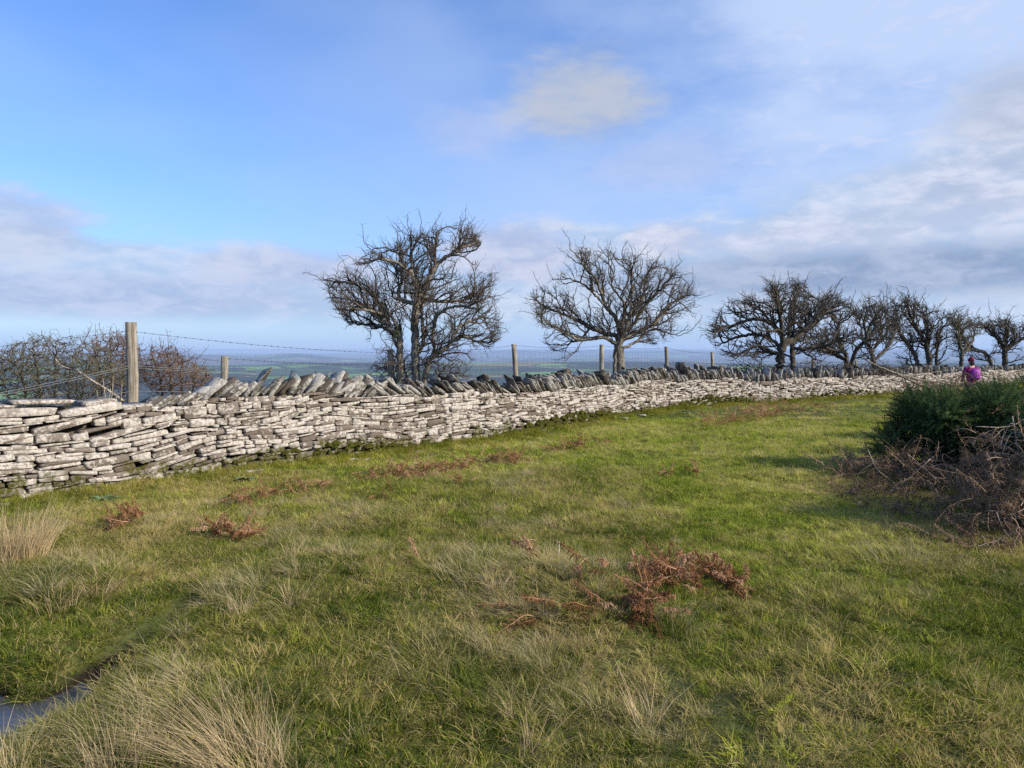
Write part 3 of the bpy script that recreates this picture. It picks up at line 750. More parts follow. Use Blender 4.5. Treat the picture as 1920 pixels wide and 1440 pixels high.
grow_tree('hawthorn_tree', 'low dense olive brown hawthorn crowding against the dark two-trunked tree', 'tree', HG, P(1590, 690, 27.5), 27.5,
 [(None, [(1590, 695), (1587, 672), (1575, 645), (1570, 610)]), (None, [(1594, 695), (1600, 668), (1620, 640), (1635, 600)]), ('on', [(1588, 675), (1555, 660), (1530, 655)])],
 [(1510, 650), (1550, 585), (1600, 568), (1655, 585), (1665, 660), (1640, 694), (1510, 700)], 6500, .11, 1.6, (M_TWIGD, M_TWIGD), step=.09, kill=.13, rtip=.0065, spur=.5, thr=.04, spurlen=(.07, .2))
grow_tree('hawthorn_tree', 'open bare hawthorn on a thin leaning trunk above the jutting dead branch', 'tree', HG, P(1645, 686, 29.5), 29.5,
 [(None, [(1647, 692), (1634, 660), (1618, 635), (1612, 600)]), ('on', [(1634, 660), (1652, 630), (1650, 590)]), ('on', [(1625, 645), (1640, 610), (1630, 575)]), ('on', [(1640, 675), (1665, 650), (1685, 610)])],
 [(1590, 585), (1640, 562), (1700, 570), (1715, 640), (1690, 685), (1600, 680)], 5500, .10, 1.5, (M_TWIGD, M_TWIGD), fork=1.2, step=.1, kill=.14, rtip=.0062, spur=.55, thr=.04, spurlen=(.07, .2))
grow_tree('hawthorn_tree', 'thick brown hawthorn with branches streaming upward, tree just before the walker', 'tree', HG, P(1745, 688, 31), 31,
 [(None, [(1745, 695), (1740, 660), (1725, 625), (1705, 590), (1697, 568)]), (None, [(1755, 695), (1757, 655), (1765, 620), (1785, 592)]), (None, [(1735, 695), (1715, 665), (1690, 630), (1660, 595)]), ('on', [(1740, 660), (1738, 620), (1728, 580)])],
 [(1650, 580), (1695, 556), (1722, 568), (1765, 582), (1805, 590), (1810, 650), (1795, 700), (1680, 700), (1665, 640)], 8000, .12, 1.7, (M_TWIGD, M_TWIGD), fork=1.3, step=.1, kill=.14, rtip=.0072, spur=.6, thr=.04, trop=(-.1, 0, .05), spurlen=(.07, .22))
grow_tree('hawthorn_tree', 'farthest low bare hawthorn spreading behind the walker in the magenta coat', 'tree', HG, P(1885, 684, 35), 35,
 [(None, [(1885, 692), (1882, 655), (1860, 625), (1845, 610)]), (None, [(1870, 692), (1850, 665), (1820, 655), (1800, 625)]), ('on', [(1883, 660), (1910, 640), (1940, 615)]), ('on', [(1882, 660), (1890, 625), (1885, 605)])],
 [(1775, 590), (1830, 606), (1870, 596), (1925, 602), (1980, 614), (1995, 685), (1900, 690), (1830, 690), (1780, 665)], 8000, .13, 2.0, (M_TWIGD, M_TWIGD), fork=1.3, step=.11, kill=.15, rtip=.0072, spur=.6, thr=.04, trop=(-.08, 0, 0), spurlen=(.07, .22))
grow_tree('hawthorn_tree', 'low brown hawthorn filling the gap between the streaming tree and the farthest one', 'tree', HG, P(1800, 688, 33), 33,
 [(None, [(1800, 695), (1803, 665), (1795, 635), (1790, 612)]), ('on', [(1802, 670), (1820, 645), (1830, 622)])],
 [(1762, 620), (1800, 596), (1845, 612), (1850, 698), (1762, 700)], 3000, .09, 1.3, (M_TWIGD, M_BUSH), step=.11, kill=.15, rtip=.0075, spur=.5, thr=.04, spurlen=(.07, .2))
BG = 'bare shrubs over the near end of the wall'
def shrub(label, pts, poly, N, Y0, depth, mat, name='bare_shrub', group=BG, rt=.0036, st=.05, **kw):
    limbs = []
    for k, (x, y) in enumerate(pts):
        bx = (poly[0][0]+poly[-1][0])/2 if False else np.mean([q[0] for q in pts])+(x-np.mean([q[0] for q in pts]))*.35
        limbs.append((None, [(bx, max(q[1] for q in poly)+12), ((bx*.5+x*.5), (y+max(q[1] for q in poly))/2), (x, y)]))
    c = P(np.mean([q[0] for q in pts]), 700, Y0)
    return grow_tree(name, label, 'shrub', group, c, Y0, limbs, poly, int(N*2.2), .022, depth, (mat, mat), step=st, kill=st*1.2, rtip=rt, spur=.5, thr=1, fork=0, outw=.25, **kw)
shrub('grey green tangled bare shrub left of the tall square fence post', [(20, 670), (60, 650), (105, 640), (145, 650), (185, 660), (215, 680), (-30, 690)],
 [(-60, 670), (0, 648), (60, 632), (118, 628), (150, 645), (190, 648), (235, 668), (245, 762), (-60, 775)], 4200, 11.3, .9, M_BUSH)
shrub('small upright bare shrub just behind the tall square fence post', [(170, 640), (205, 630), (235, 640), (265, 660)],
 [(165, 640), (205, 618), (240, 640), (285, 670), (285, 755), (160, 755)], 1700, 12.6, .6, M_RED)
shrub('reddish brown rounded shrub between the tall and the short fence post', [(280, 660), (310, 655), (340, 680), (375, 690), (395, 700)],
 [(255, 660), (280, 645), (325, 652), (345, 675), (380, 688), (400, 705), (405, 740), (260, 752)], 3600, 12.2, .8, M_RED)
shrub('low thicket of bare suckers around the foot of the tallest hawthorn', [(715, 690), (745, 680), (800, 690), (835, 695), (860, 700)],
 [(695, 695), (712, 668), (760, 660), (830, 680), (878, 690), (880, 722), (700, 722)], 1500, 13.5, .45, M_TWIG)
shrub('dim tangle of low bare twigs behind the upright coping, beside the dark two-trunked tree', [(1390, 690), (1430, 685), (1530, 685), (1570, 690), (1620, 690), (1680, 688)],
 [(1360, 694), (1400, 680), (1450, 686), (1520, 680), (1640, 676), (1700, 684), (1700, 712), (1360, 708)], 2600, 26.0, .8, M_TWIGD, group='bare thickets farther along the wall', rt=.007, st=.085)

# pale fallen bough caught in the shrubs
b = MB(); pl = catmull([P(x, y, 10.6) for x, y in ((104, 673), (112, 684), (128, 691), (150, 698), (170, 712), (200, 730), (232, 752))], 5)
b.tube(pl, np.linspace(.008, .02, len(pl)), 6)
b.tube(catmull([P(145, 690, 10.6), P(150, 699, 10.6), P(160, 705, 10.5)], 4), .007, 5); b.tube([P(185, 722, 10.6), P(196, 722, 10.5), P(206, 716, 10.4)], .006, 5)
tag(b.build('fallen_branch', M_DEAD), 'bleached crooked dead bough lying through the shrub left of the tall post', 'branch')
dp = empty('dead_plant', (P(212, 760, 9.9)[0], 9.9, hz(P(212, 760, 9.9)[0], 9.9)), 'cluster of pale dry plant stems at the foot of the tall square post', 'dead plant')
for k in range(14):
    x = rng.uniform(185, 240); h_ = rng.uniform(12, 55) if k % 3 == 0 else rng.uniform(8, 25); a = P(x, 760, 9.9+rng.uniform(-.2, .3)); c = P(x+rng.uniform(-8, 8), 752-h_, a[1])
    b = MB(); b.tube([a, (a+c)/2+rng.normal(0, .01, 3), c], [.006, .005, .003], 4); b.build('stem', M_DEAD, dp)

# ------------------------------------------------------------------ grass
def grass_mat(name, cols, straw, dens, translucent=.3):
    """cols: dark, mid, light green and straw; coloured patch by patch over the ground and blade by blade"""
    m = bpy.data.materials.new(name); m.use_nodes = True; t = NT(m.node_tree); m.node_tree.nodes.clear()
    out = t.new('ShaderNodeOutputMaterial'); p = t.pos(); xy = t.vmath('MULTIPLY', p, (1, 1, 0))
    rnd = t.attr('rnd'); hh = t.attr('hh'); oi = t.new('ShaderNodeObjectInfo').outputs['Random']
    oi2 = t.math('FRACT', t.math('MULTIPLY', oi, 17.3))
    A = t.noise(xy, .38, 4, .6); B = t.noise(xy, 1.7, 4, .6); Cn = t.noise(xy, 7, 3, .6)
    g = t.mix(t.ss(t.math('ADD', t.math('MULTIPLY', A, .5), t.math('MULTIPLY', B, .5)), .42, .56), cols[0], cols[1]); g = t.mix(t.ss(rnd, .5, 1.0, 0, .8), g, cols[2])
    f = t.math('ADD', t.math('MULTIPLY', t.math('SUBTRACT', A, .5), 4.2), t.math('MULTIPLY', t.math('SUBTRACT', B, .5), 3.0))
    f = t.math('ADD', f, t.math('MULTIPLY', t.math('SUBTRACT', Cn, .5), 1.4))
    f = t.math('ADD', f, t.math('MULTIPLY', t.math('SUBTRACT', rnd, .5), 1.6))
    f = t.math('ADD', f, t.math('MULTIPLY', hh, .55)); f = t.math('ADD', f, t.math('MULTIPLY', t.math('SUBTRACT', oi, .5), 1.3))
    g = t.mix(t.ss(oi2, .0, .35, .75, 0), g, tuple(q*.45 for q in cols[0])); g = t.mix(t.ss(oi2, .7, 1, 0, .6), g, cols[2])
    col = t.mix(t.ss(f, dens-.35, dens+.45), g, straw)
    d = t.new('ShaderNodeBsdfDiffuse'); t.put(d.inputs[0], col); tr = t.new('ShaderNodeBsdfTranslucent'); t.put(tr.inputs[0], col)
    mx = t.new('ShaderNodeMixShader'); mx.inputs[0].default_value = translucent
    t.l.new(d.outputs[0], mx.inputs[1]); t.l.new(tr.outputs[0], mx.inputs[2]); t.l.new(mx.outputs[0], out.inputs[0]); return m
M_TURF = grass_mat('turf_blades', ((.085, .135, .018), (.215, .25, .033), (.41, .40, .065)), (.50, .40, .17), .42, .45)
M_TURFF = grass_mat('far_turf_blades', ((.19, .265, .03), (.36, .405, .05), (.52, .52, .085)), (.58, .50, .21), .74, .45)
M_FOOT = grass_mat('mossy_blades', ((.11, .13, .015), (.24, .25, .025), (.38, .36, .05)), (.40, .34, .10), .8, .4)
M_TUFT = grass_mat('tussock_blades', ((.09, .125, .025), (.19, .20, .045), (.31, .29, .09)), (.56, .47, .27), .26, .4)
M_STRAW = grass_mat('straw_blades', ((.38, .28, .15), (.50, .39, .22), (.60, .50, .33)), (.64, .50, .29), .3)
def blades(n, rad, h0, h1, w, lean, seg=2, curl=.5, wind=(0, 0), flat=.0):
    r = rng; b = MB()
    ang = r.uniform(0, 6.283, n); rr = rad*np.sqrt(r.random(n)); bx, by = rr*np.cos(ang), rr*np.sin(ang)
    la = ang+r.normal(0, .9, n); H = r.uniform(h0, h1, n); ln = np.abs(r.normal(lean, lean*.5, n))
    dx = np.cos(la)*ln+wind[0]; dy = np.sin(la)*ln+wind[1]; fa = r.uniform(0, 6.283, n); wx, wy = np.cos(fa)*w/2, np.sin(fa)*w/2
    rnd = r.random(n); V = []; RN = []; HH = []
    k = r.uniform(.3, 1.3, n)*curl
    for s_ in range(seg+1):
        u = s_/seg; ho = (u+k*u*u*.8)*H; zz = H*(u-k*.38*u*u)*(1-flat)
        cx, cy = bx+dx*ho, by+dy*ho; q = (1-u)**.7 if s_ < seg else 0
        if s_ < seg:
            V.append(np.stack([cx-wx*q, cy-wy*q, zz-.01*(s_ == 0)], -1)); V.append(np.stack([cx+wx*q, cy+wy*q, zz-.01*(s_ == 0)], -1))
        else: V.append(np.stack([cx, cy, zz], -1))
    m_ = 2*seg+1; v = np.stack(V, 1).reshape(-1, 3); i = np.arange(n)*m_; q = []
    for s_ in range(seg-1): q.append(np.stack([i+2*s_, i+2*s_+1, i+2*s_+3, i+2*s_+2], -1))
    tr = np.stack([i+2*seg-2, i+2*seg-1, i+2*seg], -1)
    hh = np.tile(np.concatenate([[s_/seg]*2 for s_ in range(seg)]+[[1]]), n)
    b.add(v, tr, np.vstack(q) if q else None, rnd=np.repeat(rnd, m_), hh=hh); return b
def proto_coll(name, maker, n, mat):
    c = bpy.data.collections.new(name)
    for k in range(n):
        o = maker().build(name+'_clump', mat, link=False); c.objects.link(o)
    return c
C_TURF = proto_coll('turf', lambda: blades(62, .075, .010, .042, .0044, 1.3, 2, 1.1), 7, M_TURF)
C_TURFC = proto_coll('far_turf', lambda: blades(55, .12, .018, .045, .0075, 1.0, 1, .5), 5, M_TURFF)
C_TUFT = proto_coll('tuft', lambda: blades(85, .06, .06, .17, .0032, .65, 3, .9, (-.25, -.1)), 8, M_TUFT)
C_LONG = proto_coll('long', lambda: blades(60, .07, .12, .30, .0030, .42, 3, .8, (-.2, -.1)), 6, M_STRAW)
def scatter(name, coll, x, y, scale, dz=0.0, tiltamp=.25, kind='stuff'):
    n = len(x); me = bpy.data.meshes.new(name); me.vertices.add(n)
    me.vertices.foreach_set('co', np.stack([x, y, height(x, y)+dz], -1).astype(np.float32).ravel())
    a = me.attributes.new('rot', 'FLOAT_VECTOR', 'POINT'); a.data.foreach_set('vector', np.stack([rng.normal(0, tiltamp, n), rng.normal(0, tiltamp, n), rng.uniform(-.7, .7, n) if name == 'tussock_grass' else rng.uniform(0, 6.28, n)], -1).astype(np.float32).ravel())
    a = me.attributes.new('scl', 'FLOAT', 'POINT'); a.data.foreach_set('value', np.asarray(scale, np.float32))
    a = me.attributes.new('pick', 'INT', 'POINT'); a.data.foreach_set('value', rng.integers(0, 1000, n).astype(np.int32))
    o = bpy.data.objects.new(name, me); COL.objects.link(o)
    ng = bpy.data.node_groups.new(name, 'GeometryNodeTree')
    ng.interface.new_socket('Geometry', in_out='INPUT', socket_type='NodeSocketGeometry'); ng.interface.new_socket('Geometry', in_out='OUTPUT', socket_type='NodeSocketGeometry')
    N, L = ng.nodes, ng.links; gi = N.new('NodeGroupInput'); go = N.new('NodeGroupOutput')
    ci = N.new('GeometryNodeCollectionInfo'); ci.inputs['Collection'].default_value = coll; ci.inputs['Separate Children'].default_value = True; ci.inputs['Reset Children'].default_value = True
    ip = N.new('GeometryNodeInstanceOnPoints'); ip.inputs['Pick Instance'].default_value = True
    def na(nm, ty): 
        q = N.new('GeometryNodeInputNamedAttribute'); q.data_type = ty; q.inputs['Name'].default_value = nm; return q.outputs['Attribute']
    L.new(gi.outputs[0], ip.inputs['Points']); L.new(ci.outputs[0], ip.inputs['Instance'])
    L.new(na('pick', 'INT'), ip.inputs['Instance Index']); L.new(na('rot', 'FLOAT_VECTOR'), ip.inputs['Rotation']); L.new(na('scl', 'FLOAT'), ip.inputs['Scale'])
    L.new(ip.outputs[0], go.inputs[0])
    md = o.modifiers.new('scatter', 'NODES'); md.node_group = ng
    return tag(o, kind=kind)
def rand_pts(n, y0, y1, margin=1.2, front=True):
    y = np.sqrt(rng.uniform(y0**2, y1**2, n)); x = rng.uniform(-1, 1, n)*(y*.72+margin)
    ok = (yw(x)-y)*.7 > .03 if front else np.ones(n, bool)
    d = np.hypot((x-PUD[0])/PUD[2], (y-PUD[1])/PUD[3])
    ok &= (height(x, y) > WATER_Z+.004) | (d > 2)
    ok &= ~((segd(x, y, DIT1)+.03*sn(x, y, .35, 51) < .10) | (segd(x, y, DIT2)+.03*sn(x, y, .3, 52) < .085))
    return x[ok], y[ok]
x, y = rand_pts(34000, 2.0, 9.5)
_d = segd(x, y, [G(1560, 1440), G(1500, 1180), G(1480, 1000), G(1380, 900), G(1450, 820), G(1600, 765)])+.25*sn(x, y, 1.4, 61)
on = rng.random(len(x)) < np.clip((.45+.07*y-_d)/.35+.5, 0, .88)*np.clip((y-3.6)/2.6, .12, 1)
C_PATH = proto_coll('path_turf', lambda: blades(66, .075, .008, .030, .0046, 1.3, 2, 1.1), 5, M_TURFF)
tag(scatter('grass', C_PATH, x[on], y[on], rng.uniform(.7, 1.2, on.sum())), 'short cropped brighter green turf along the trodden path', 'grass'); x, y = x[~on], y[~on]
o = scatter('grass', C_TURF, x, y, rng.uniform(.7, 1.25, len(x))*(1+.25*sn(x, y, 2, 31))); tag(o, 'short green and straw coloured turf covering the ground before the wall', 'grass')
x, y = rand_pts(34000, 6.6, 17); scatter('grass', C_TURFC, x, y, rng.uniform(.6, 1.1, len(x)))
x, y = rand_pts(20000, 16.8, 42); scatter('grass', C_TURFC, x, y, rng.uniform(.7, 1.35, len(x)))
# rough tussocky grass: left and foreground, not on the trodden strip
def track(x, y):
    tr = np.array([G(1560, 1440), G(1500, 1180), G(1480, 1000), G(1380, 900), G(1450, 820), G(1600, 765)])
    return segd(x, y, [tuple(q) for q in tr])
def rough(x, y):
    f = .30+.8*sn(x, y, 1.9, 41)+.5*sn(x, y, .8, 42)
    f = f-1.4*np.exp(-((yw(x)-y)*.7/1.2)**2)                     # smooth band by the wall
    f = f-1.3*np.exp(-(track(x, y)/(.5+.08*y))**2)
    f = f-.06*np.clip(y-7, 0, 30); f = f+.25*np.exp(-((y-3.5)/2)**2)
    return f
x, y = rand_pts(17000, 2.0, 16); f = rough(x, y); k = rng.random(len(x)) < np.clip(f, 0, 1)*.85; x, y, f = x[k], y[k], f[k]
scatter('tussock_grass', C_TUFT, x, y, np.clip(.42+.42*f+rng.normal(0, .12, len(x)), .3, 1.15), tiltamp=.16)
x, y = rand_pts(1500, 2.2, 12); f = rough(x, y); k = rng.random(len(x)) < np.clip(f-.2, 0, 1)*.55; x, y = x[k], y[k]
scatter('long_grass', C_LONG, x, y, rng.uniform(.4, .9, len(x)), tiltamp=.2)
# longer grass and moss tufts right at the wall foot
s = rng.uniform(1, LEN-1, 4200); pw, qw, nw = wpos(s); of = np.abs(rng.normal(0, .22, 4200))+.02; x, y = pw[:, 0]+nw[:, 0]*of, pw[:, 1]+nw[:, 1]*of
C_FOOT = proto_coll('wall_foot', lambda: blades(60, .07, .03, .12, .005, .6, 2, .6), 5, M_FOOT)
scatter('wall_foot_grass', C_FOOT, x, y, rng.uniform(.6, 1.2, len(x)))
x = rng.uniform(-12, 40, 5000); y = yw(x)+rng.uniform(.8, 8, 5000); scatter('moor_grass', C_TUFT, x, y, rng.uniform(.8, 1.4, 5000))
for o in list(COL.objects):
    if o.get('kind') == 'stuff' and 'label' not in o and o.name.split('.')[0] in ('grass', 'tussock_grass', 'long_grass', 'wall_foot_grass', 'moor_grass'):
        lab = {'grass': 'short turf farther off towards the wall and along the green path', 'tussock_grass': 'rough tufted pale green grass in the foreground', 'long_grass': 'scattered long straw coloured grass stalks',
               'wall_foot_grass': 'slightly longer grass growing along the foot of the stone wall', 'moor_grass': 'rough grass on the ground behind the stone wall'}[o.name.split('.')[0]]
        tag(o, lab, 'grass')
# individual tussocks the photo shows
def tussock(px, py, label, n, rad, h0, h1, lean, wind, mat, w=.0035, seg=3, curl=.8, base=None):
    gx_, gy_ = G(px, py); b = blades(int(n*.62), rad, h0, h1, w*.75, lean, seg, curl, wind)
    o = b.build('grass_tussock', mat); o.location = (gx_, gy_, hz(gx_, gy_)-.01)
    tag(o, label, 'grass tussock', 'dry grass tussocks'); return o
tussock(38, 1050, 'tall straw coloured tussock standing against the near end of the wall', 1000, .18, .25, .60, .2, (.12, 0), M_STRAW, .0055)
tussock(470, 1470, 'largest pale dry tussock at the bottom of the picture', 620, .13, .16, .42, .45, (-.45, .1), M_STRAW, .003)
tussock(225, 1475, 'upright dry tussock between the puddle and the largest pale tussock', 240, .10, .2, .42, .25, (.0, 0), M_STRAW, .003)
tussock(30, 1480, 'short dry tussock just below the puddle', 160, .08, .12, .28, .3, (0, 0), M_STRAW, .003)
tussock(105, 1150, 'thin dry tussock left of the narrow muddy ditch', 130, .12, .10, .26, .45, (0, 0), M_STRAW, .004)
tussock(185, 1130, 'small sprawling dry tussock at the head of the muddy ditch', 120, .07, .10, .24, .5, (0, 0), M_STRAW, .004)
tussock(880, 1115, 'bleached tussock left of the thin white stalk', 260, .20, .10, .22, .5, (-.15, .1), M_TUFT, .0035)
tussock(1000, 1090, 'yellow green tussock at the thin white stalk', 340, .20, .10, .24, .4, (-.1, .1), M_TUFT, .0035)
tussock(1010, 1320, 'wide grey green tussock below the fallen fern frond', 520, .28, .14, .30, .5, (-.2, .05), M_TUFT, .003)
tussock(830, 1280, 'flattened pale tussock left of the fallen fern frond', 360, .22, .14, .28, .55, (-.25, .1), M_TUFT, .003)
tussock(1265, 1210, 'tuft of long grass under the largest dead bracken clump', 220, .10, .12, .28, .45, (.1, 0), M_TUFT, .003)
tussock(1560, 1160, 'grey bleached tussock on the right of the green path', 320, .24, .10, .24, .55, (-.2, .1), M_TUFT, .003)
tussock(1690, 1060, 'pale tussock before the shaded bracken under the gorse', 300, .26, .12, .26, .5, (-.2, .1), M_TUFT, .0035)
b = MB(); gx_, gy_ = G(1048, 1056); z0 = hz(gx_, gy_); b.tube([(gx_, gy_, z0-.02), (gx_+.002, gy_, z0+.06), (gx_, gy_, z0+.135)], [.0045, .004, .003], 5)
m, t, bs = material('white_stalk', .7); t.put(bs.inputs['Base Color'], (.62, .62, .60, 1)); tag(b.build('dry_stalk', m), 'single thin white upright stalk above the yellow green tussock', 'stalk')
print('grass', round(time.time()-T0, 1))

# ------------------------------------------------------------------ dead bracken
m = bpy.data.materials.new('dead_bracken'); m.use_nodes = True; t = NT(m.node_tree); m.node_tree.nodes.clear(); out = t.new('ShaderNodeOutputMaterial')
rnd = t.attr('rnd'); col = t.mix(t.ss(rnd, 0, .75), (.13, .060, .030), (.37, .19, .095)); col = t.mix(t.ss(rnd, .74, 1), col, (.56, .37, .23))
d = t.new('ShaderNodeBsdfDiffuse'); t.put(d.inputs[0], col); tr = t.new('ShaderNodeBsdfTranslucent'); t.put(tr.inputs[0], col); mx = t.new('ShaderNodeMixShader'); mx.inputs[0].default_value = .25
t.l.new(d.outputs[0], mx.inputs[1]); t.l.new(tr.outputs[0], mx.inputs[2]); t.l.new(mx.outputs[0], out.inputs[0]); M_BRACK = m
def frond(b, start, dirv, L, droop=1.0, width=.28, lod=1.0, sideways=0.0):
    """a dead fern frond: curved stalk, side branches, curled leaflets"""
    n = 12; d = np.array(dirv, float); d /= np.linalg.norm(d); p = np.array(start, float); pts = [p]; st = L/n; rn = rng.random()
    bend = rng.normal(0, .22, 3)
    for i in range(n):
        d = d+np.array([0, 0, -1])*droop*st*1.6*(i/n+.3)+bend*.5+rng.normal(0, .13, 3); d /= np.linalg.norm(d); p = p+d*st; pts.append(p)
    pts = np.array(pts); b.tube(pts, np.linspace(.0042, .0014, n+1)*(1+L*.5), 3, cap=False, rnd=.72+.28*rn)
    pv = []; pr = []
    for i in range(3, n+1):
        for k in range(2 if lod > .7 else 1):
            u = i/n; pp = pts[i]+(pts[i-1]-pts[i])*rng.random(); tg = pts[i]-pts[i-1]; tg /= np.linalg.norm(tg)
            for sd in (-1, 1):
                side = np.cross(tg, [0, 0, 1]); side = side/(np.linalg.norm(side)+1e-6)*sd
                dd = side*.8+tg*.5+rng.normal(0, .35, 3); dd /= np.linalg.norm(dd); ln = L*width*(1.05-u)*rng.uniform(.6, 1.1)+.015; q = pp; m_ = 4; br = [q]
                for j in range(m_): dd = dd+rng.normal(0, .28, 3)+np.array([0, 0, -.25]); dd /= np.linalg.norm(dd); q = q+dd*ln/m_; br.append(q)
                br = np.array(br); w = .0022; nv = np.cross(dd, [0, 0, 1]); nv = nv/(np.linalg.norm(nv)+1e-6)*w
                b.add(np.vstack([br-nv, br+nv]), None, [(j, j+1, m_+2+j, m_+1+j) for j in range(m_)], rnd=rn)
                for j in range(1, m_+1):
                    for e in range(2):
                        c = br[j]+(br[j-1]-br[j])*rng.random(); l1 = rng.normal(0, 1, 3); l1 /= np.linalg.norm(l1); l2 = rng.normal(0, 1, 3); l2 /= np.linalg.norm(l2); sz = rng.uniform(.005, .012)*(1.25 if lod < .7 else 1)
                        pv.append((c, c+l1*sz+l2*sz*.25, c+l1*sz*.9-l2*sz*.3)); pr.append(min(1, max(0, rn+rng.normal(0, .2))))
    if pv:
        pv = np.array(pv).reshape(-1, 3); b.add(pv, np.arange(len(pv)).reshape(-1, 3), None, rnd=np.repeat(pr, 3))
m = bpy.data.materials.new('shade_toned_bracken'); m.use_nodes = True; t = NT(m.node_tree); bs = m.node_tree.nodes['Principled BSDF']; rnd = t.attr('rnd'); bs.inputs['Roughness'].default_value = .9
t.put(bs.inputs['Base Color'], t.mix(t.ss(rnd, .8, 1), t.mix(t.ss(rnd, 0, .8), (.065, .040, .024), (.20, .125, .07)), (.32, .22, .14))); M_BRACK_SHADE = m  # darker copy of the bracken: shade round the gorse put into its colour
BR2 = 'dead bracken round the gorse'
def brack(label, spots, name='dead_bracken', group='clumps of dead bracken', cat='dead bracken'):
    """spots: (px, py, fronds, length, height of start, spread m)"""
    b = MB(); g0 = G(spots[0][0], spots[0][1]); root = None
    for px, py, n, L, h0, spr in spots:
        gx_, gy_ = G(px, py)
        if name == 'dead_bracken' and gy_ > 6 and group != BR2: n = int(n*1.7); h0 = h0+.05
        if group == BR2: n = int(n*1.25)
        for k in range(n):
            x, y = gx_+rng.normal(0, spr*.5), gy_+rng.normal(0, spr*.5); a = rng.uniform(0, 6.28)
            frond(b, (x, y, hz(x, y)+rng.uniform(0, h0)), (math.cos(a), math.sin(a), rng.uniform(-.05, .7)), L*rng.uniform(.6, 1.2), 1.3, lod=1 if gy_ < 7 else .5)
    o = b.build(name, M_BRACK_SHADE if group == BR2 else M_BRACK); me = o.data; co = np.empty(len(me.vertices)*3, np.float32); me.vertices.foreach_get('co', co)
    co = co.reshape(-1, 3); gnd = height(co[:, 0], co[:, 1])+.004; co[:, 2] = np.where(co[:, 2] < gnd, gnd+np.abs(co[:, 2]-gnd)*.12, co[:, 2])
    z = hz(*g0); co -= np.array([g0[0], g0[1], z], np.float32); me.vertices.foreach_set('co', co.ravel()); me.update(); o.location = (g0[0], g0[1], z)
    return tag(o, label, cat, group)
brack('largest rusty dead bracken clump, an arch of fronds right of centre in the foreground', [(1262, 1135, 34, .21, .16, .12), (1325, 1108, 22, .18, .11, .13), (1372, 1128, 18, .16, .09, .07), (1210, 1125, 16, .18, .09, .08), (1280, 1095, 10, .2, .13, .12)])
brack('tangled orange brown bracken clump just below the largest clump', [(1215, 1200, 26, .19, .16, .07), (1205, 1165, 8, .18, .10, .07)])
brack('single fallen fern frond lying left of the orange brown clump', [(1130, 1190, 5, .30, .03, .06), (1060, 1188, 4, .3, .03, .06), (1000, 1192, 4, .30, .02, .05)])
brack('reddish bent fern frond standing in grass above the fallen frond', [(1110, 1150, 4, .25, .16, .04)])
brack('small reddish fern standing by the yellow green tussock', [(1005, 1095, 4, .22, .16, .04)])
brack('small bright rust bracken scrap near the left wall end', [(225, 995, 9, .22, .06, .10), (258, 985, 7, .2, .05, .08)])
brack('pair of small rust bracken tufts on the turf left of centre', [(405, 1003, 10, .20, .06, .09), (455, 1010, 10, .22, .06, .09)])
brack('dark bracken strip on the turf below the pair of dock leaves', [(455, 945, 9, .2, .05, .12), (500, 935, 9, .24, .06, .14), (560, 924, 8, .22, .05, .15), (600, 918, 6, .2, .05, .12)])
brack('longest line of rusty bracken parallel to the wall', [(700, 900, 9, .25, .06, .2), (750, 893, 16, .3, .1, .2), (780, 890, 16, .32, .12, .18), (830, 884, 12, .26, .07, .2), (880, 875, 12, .26, .07, .2), (930, 868, 16, .3, .08, .22), (970, 866, 12, .28, .07, .18)])
brack('short bracken patch on the turf near the middle of the green', [(1050, 850, 10, .26, .06, .2), (1080, 845, 12, .28, .08, .2), (1130, 835, 5, .22, .05, .15)])
brack('brown bracken bank before the wall at its mossy stretch', [(1330, 800, 12, .35, .08, .35), (1370, 792, 16, .4, .1, .4), (1410, 785, 24, .5, .22, .4), (1440, 780, 22, .5, .22, .4), (1490, 772, 14, .45, .12, .4), (1530, 765, 12, .4, .1, .4)])
brack('tiny bracken scraps dotting the middle turf', [(870, 912, 4, .2, .05, .08), (720, 940, 4, .2, .05, .07), (1255, 895, 4, .2, .05, .1), (790, 1085, 2, .16, .05, .03), (1300, 890, 4, .2, .05, .1)])
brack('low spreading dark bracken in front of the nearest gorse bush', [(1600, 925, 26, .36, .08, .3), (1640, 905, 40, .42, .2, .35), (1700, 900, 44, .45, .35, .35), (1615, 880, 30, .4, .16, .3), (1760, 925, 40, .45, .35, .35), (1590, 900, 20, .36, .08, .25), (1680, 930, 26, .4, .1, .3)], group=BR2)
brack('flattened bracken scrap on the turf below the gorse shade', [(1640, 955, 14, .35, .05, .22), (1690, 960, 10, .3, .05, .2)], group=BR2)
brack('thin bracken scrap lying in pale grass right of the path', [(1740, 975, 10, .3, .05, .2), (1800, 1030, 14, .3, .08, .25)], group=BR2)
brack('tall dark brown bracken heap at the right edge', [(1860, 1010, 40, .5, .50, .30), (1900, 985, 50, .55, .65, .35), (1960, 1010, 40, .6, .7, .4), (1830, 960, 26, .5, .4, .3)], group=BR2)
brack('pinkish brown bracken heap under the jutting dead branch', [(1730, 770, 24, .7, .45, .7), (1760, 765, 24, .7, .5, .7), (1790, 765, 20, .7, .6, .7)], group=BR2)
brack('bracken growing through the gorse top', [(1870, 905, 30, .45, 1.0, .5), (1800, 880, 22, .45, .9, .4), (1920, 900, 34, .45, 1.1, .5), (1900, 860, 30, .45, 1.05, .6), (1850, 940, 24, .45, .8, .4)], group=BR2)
print('bracken', round(time.time()-T0, 1))

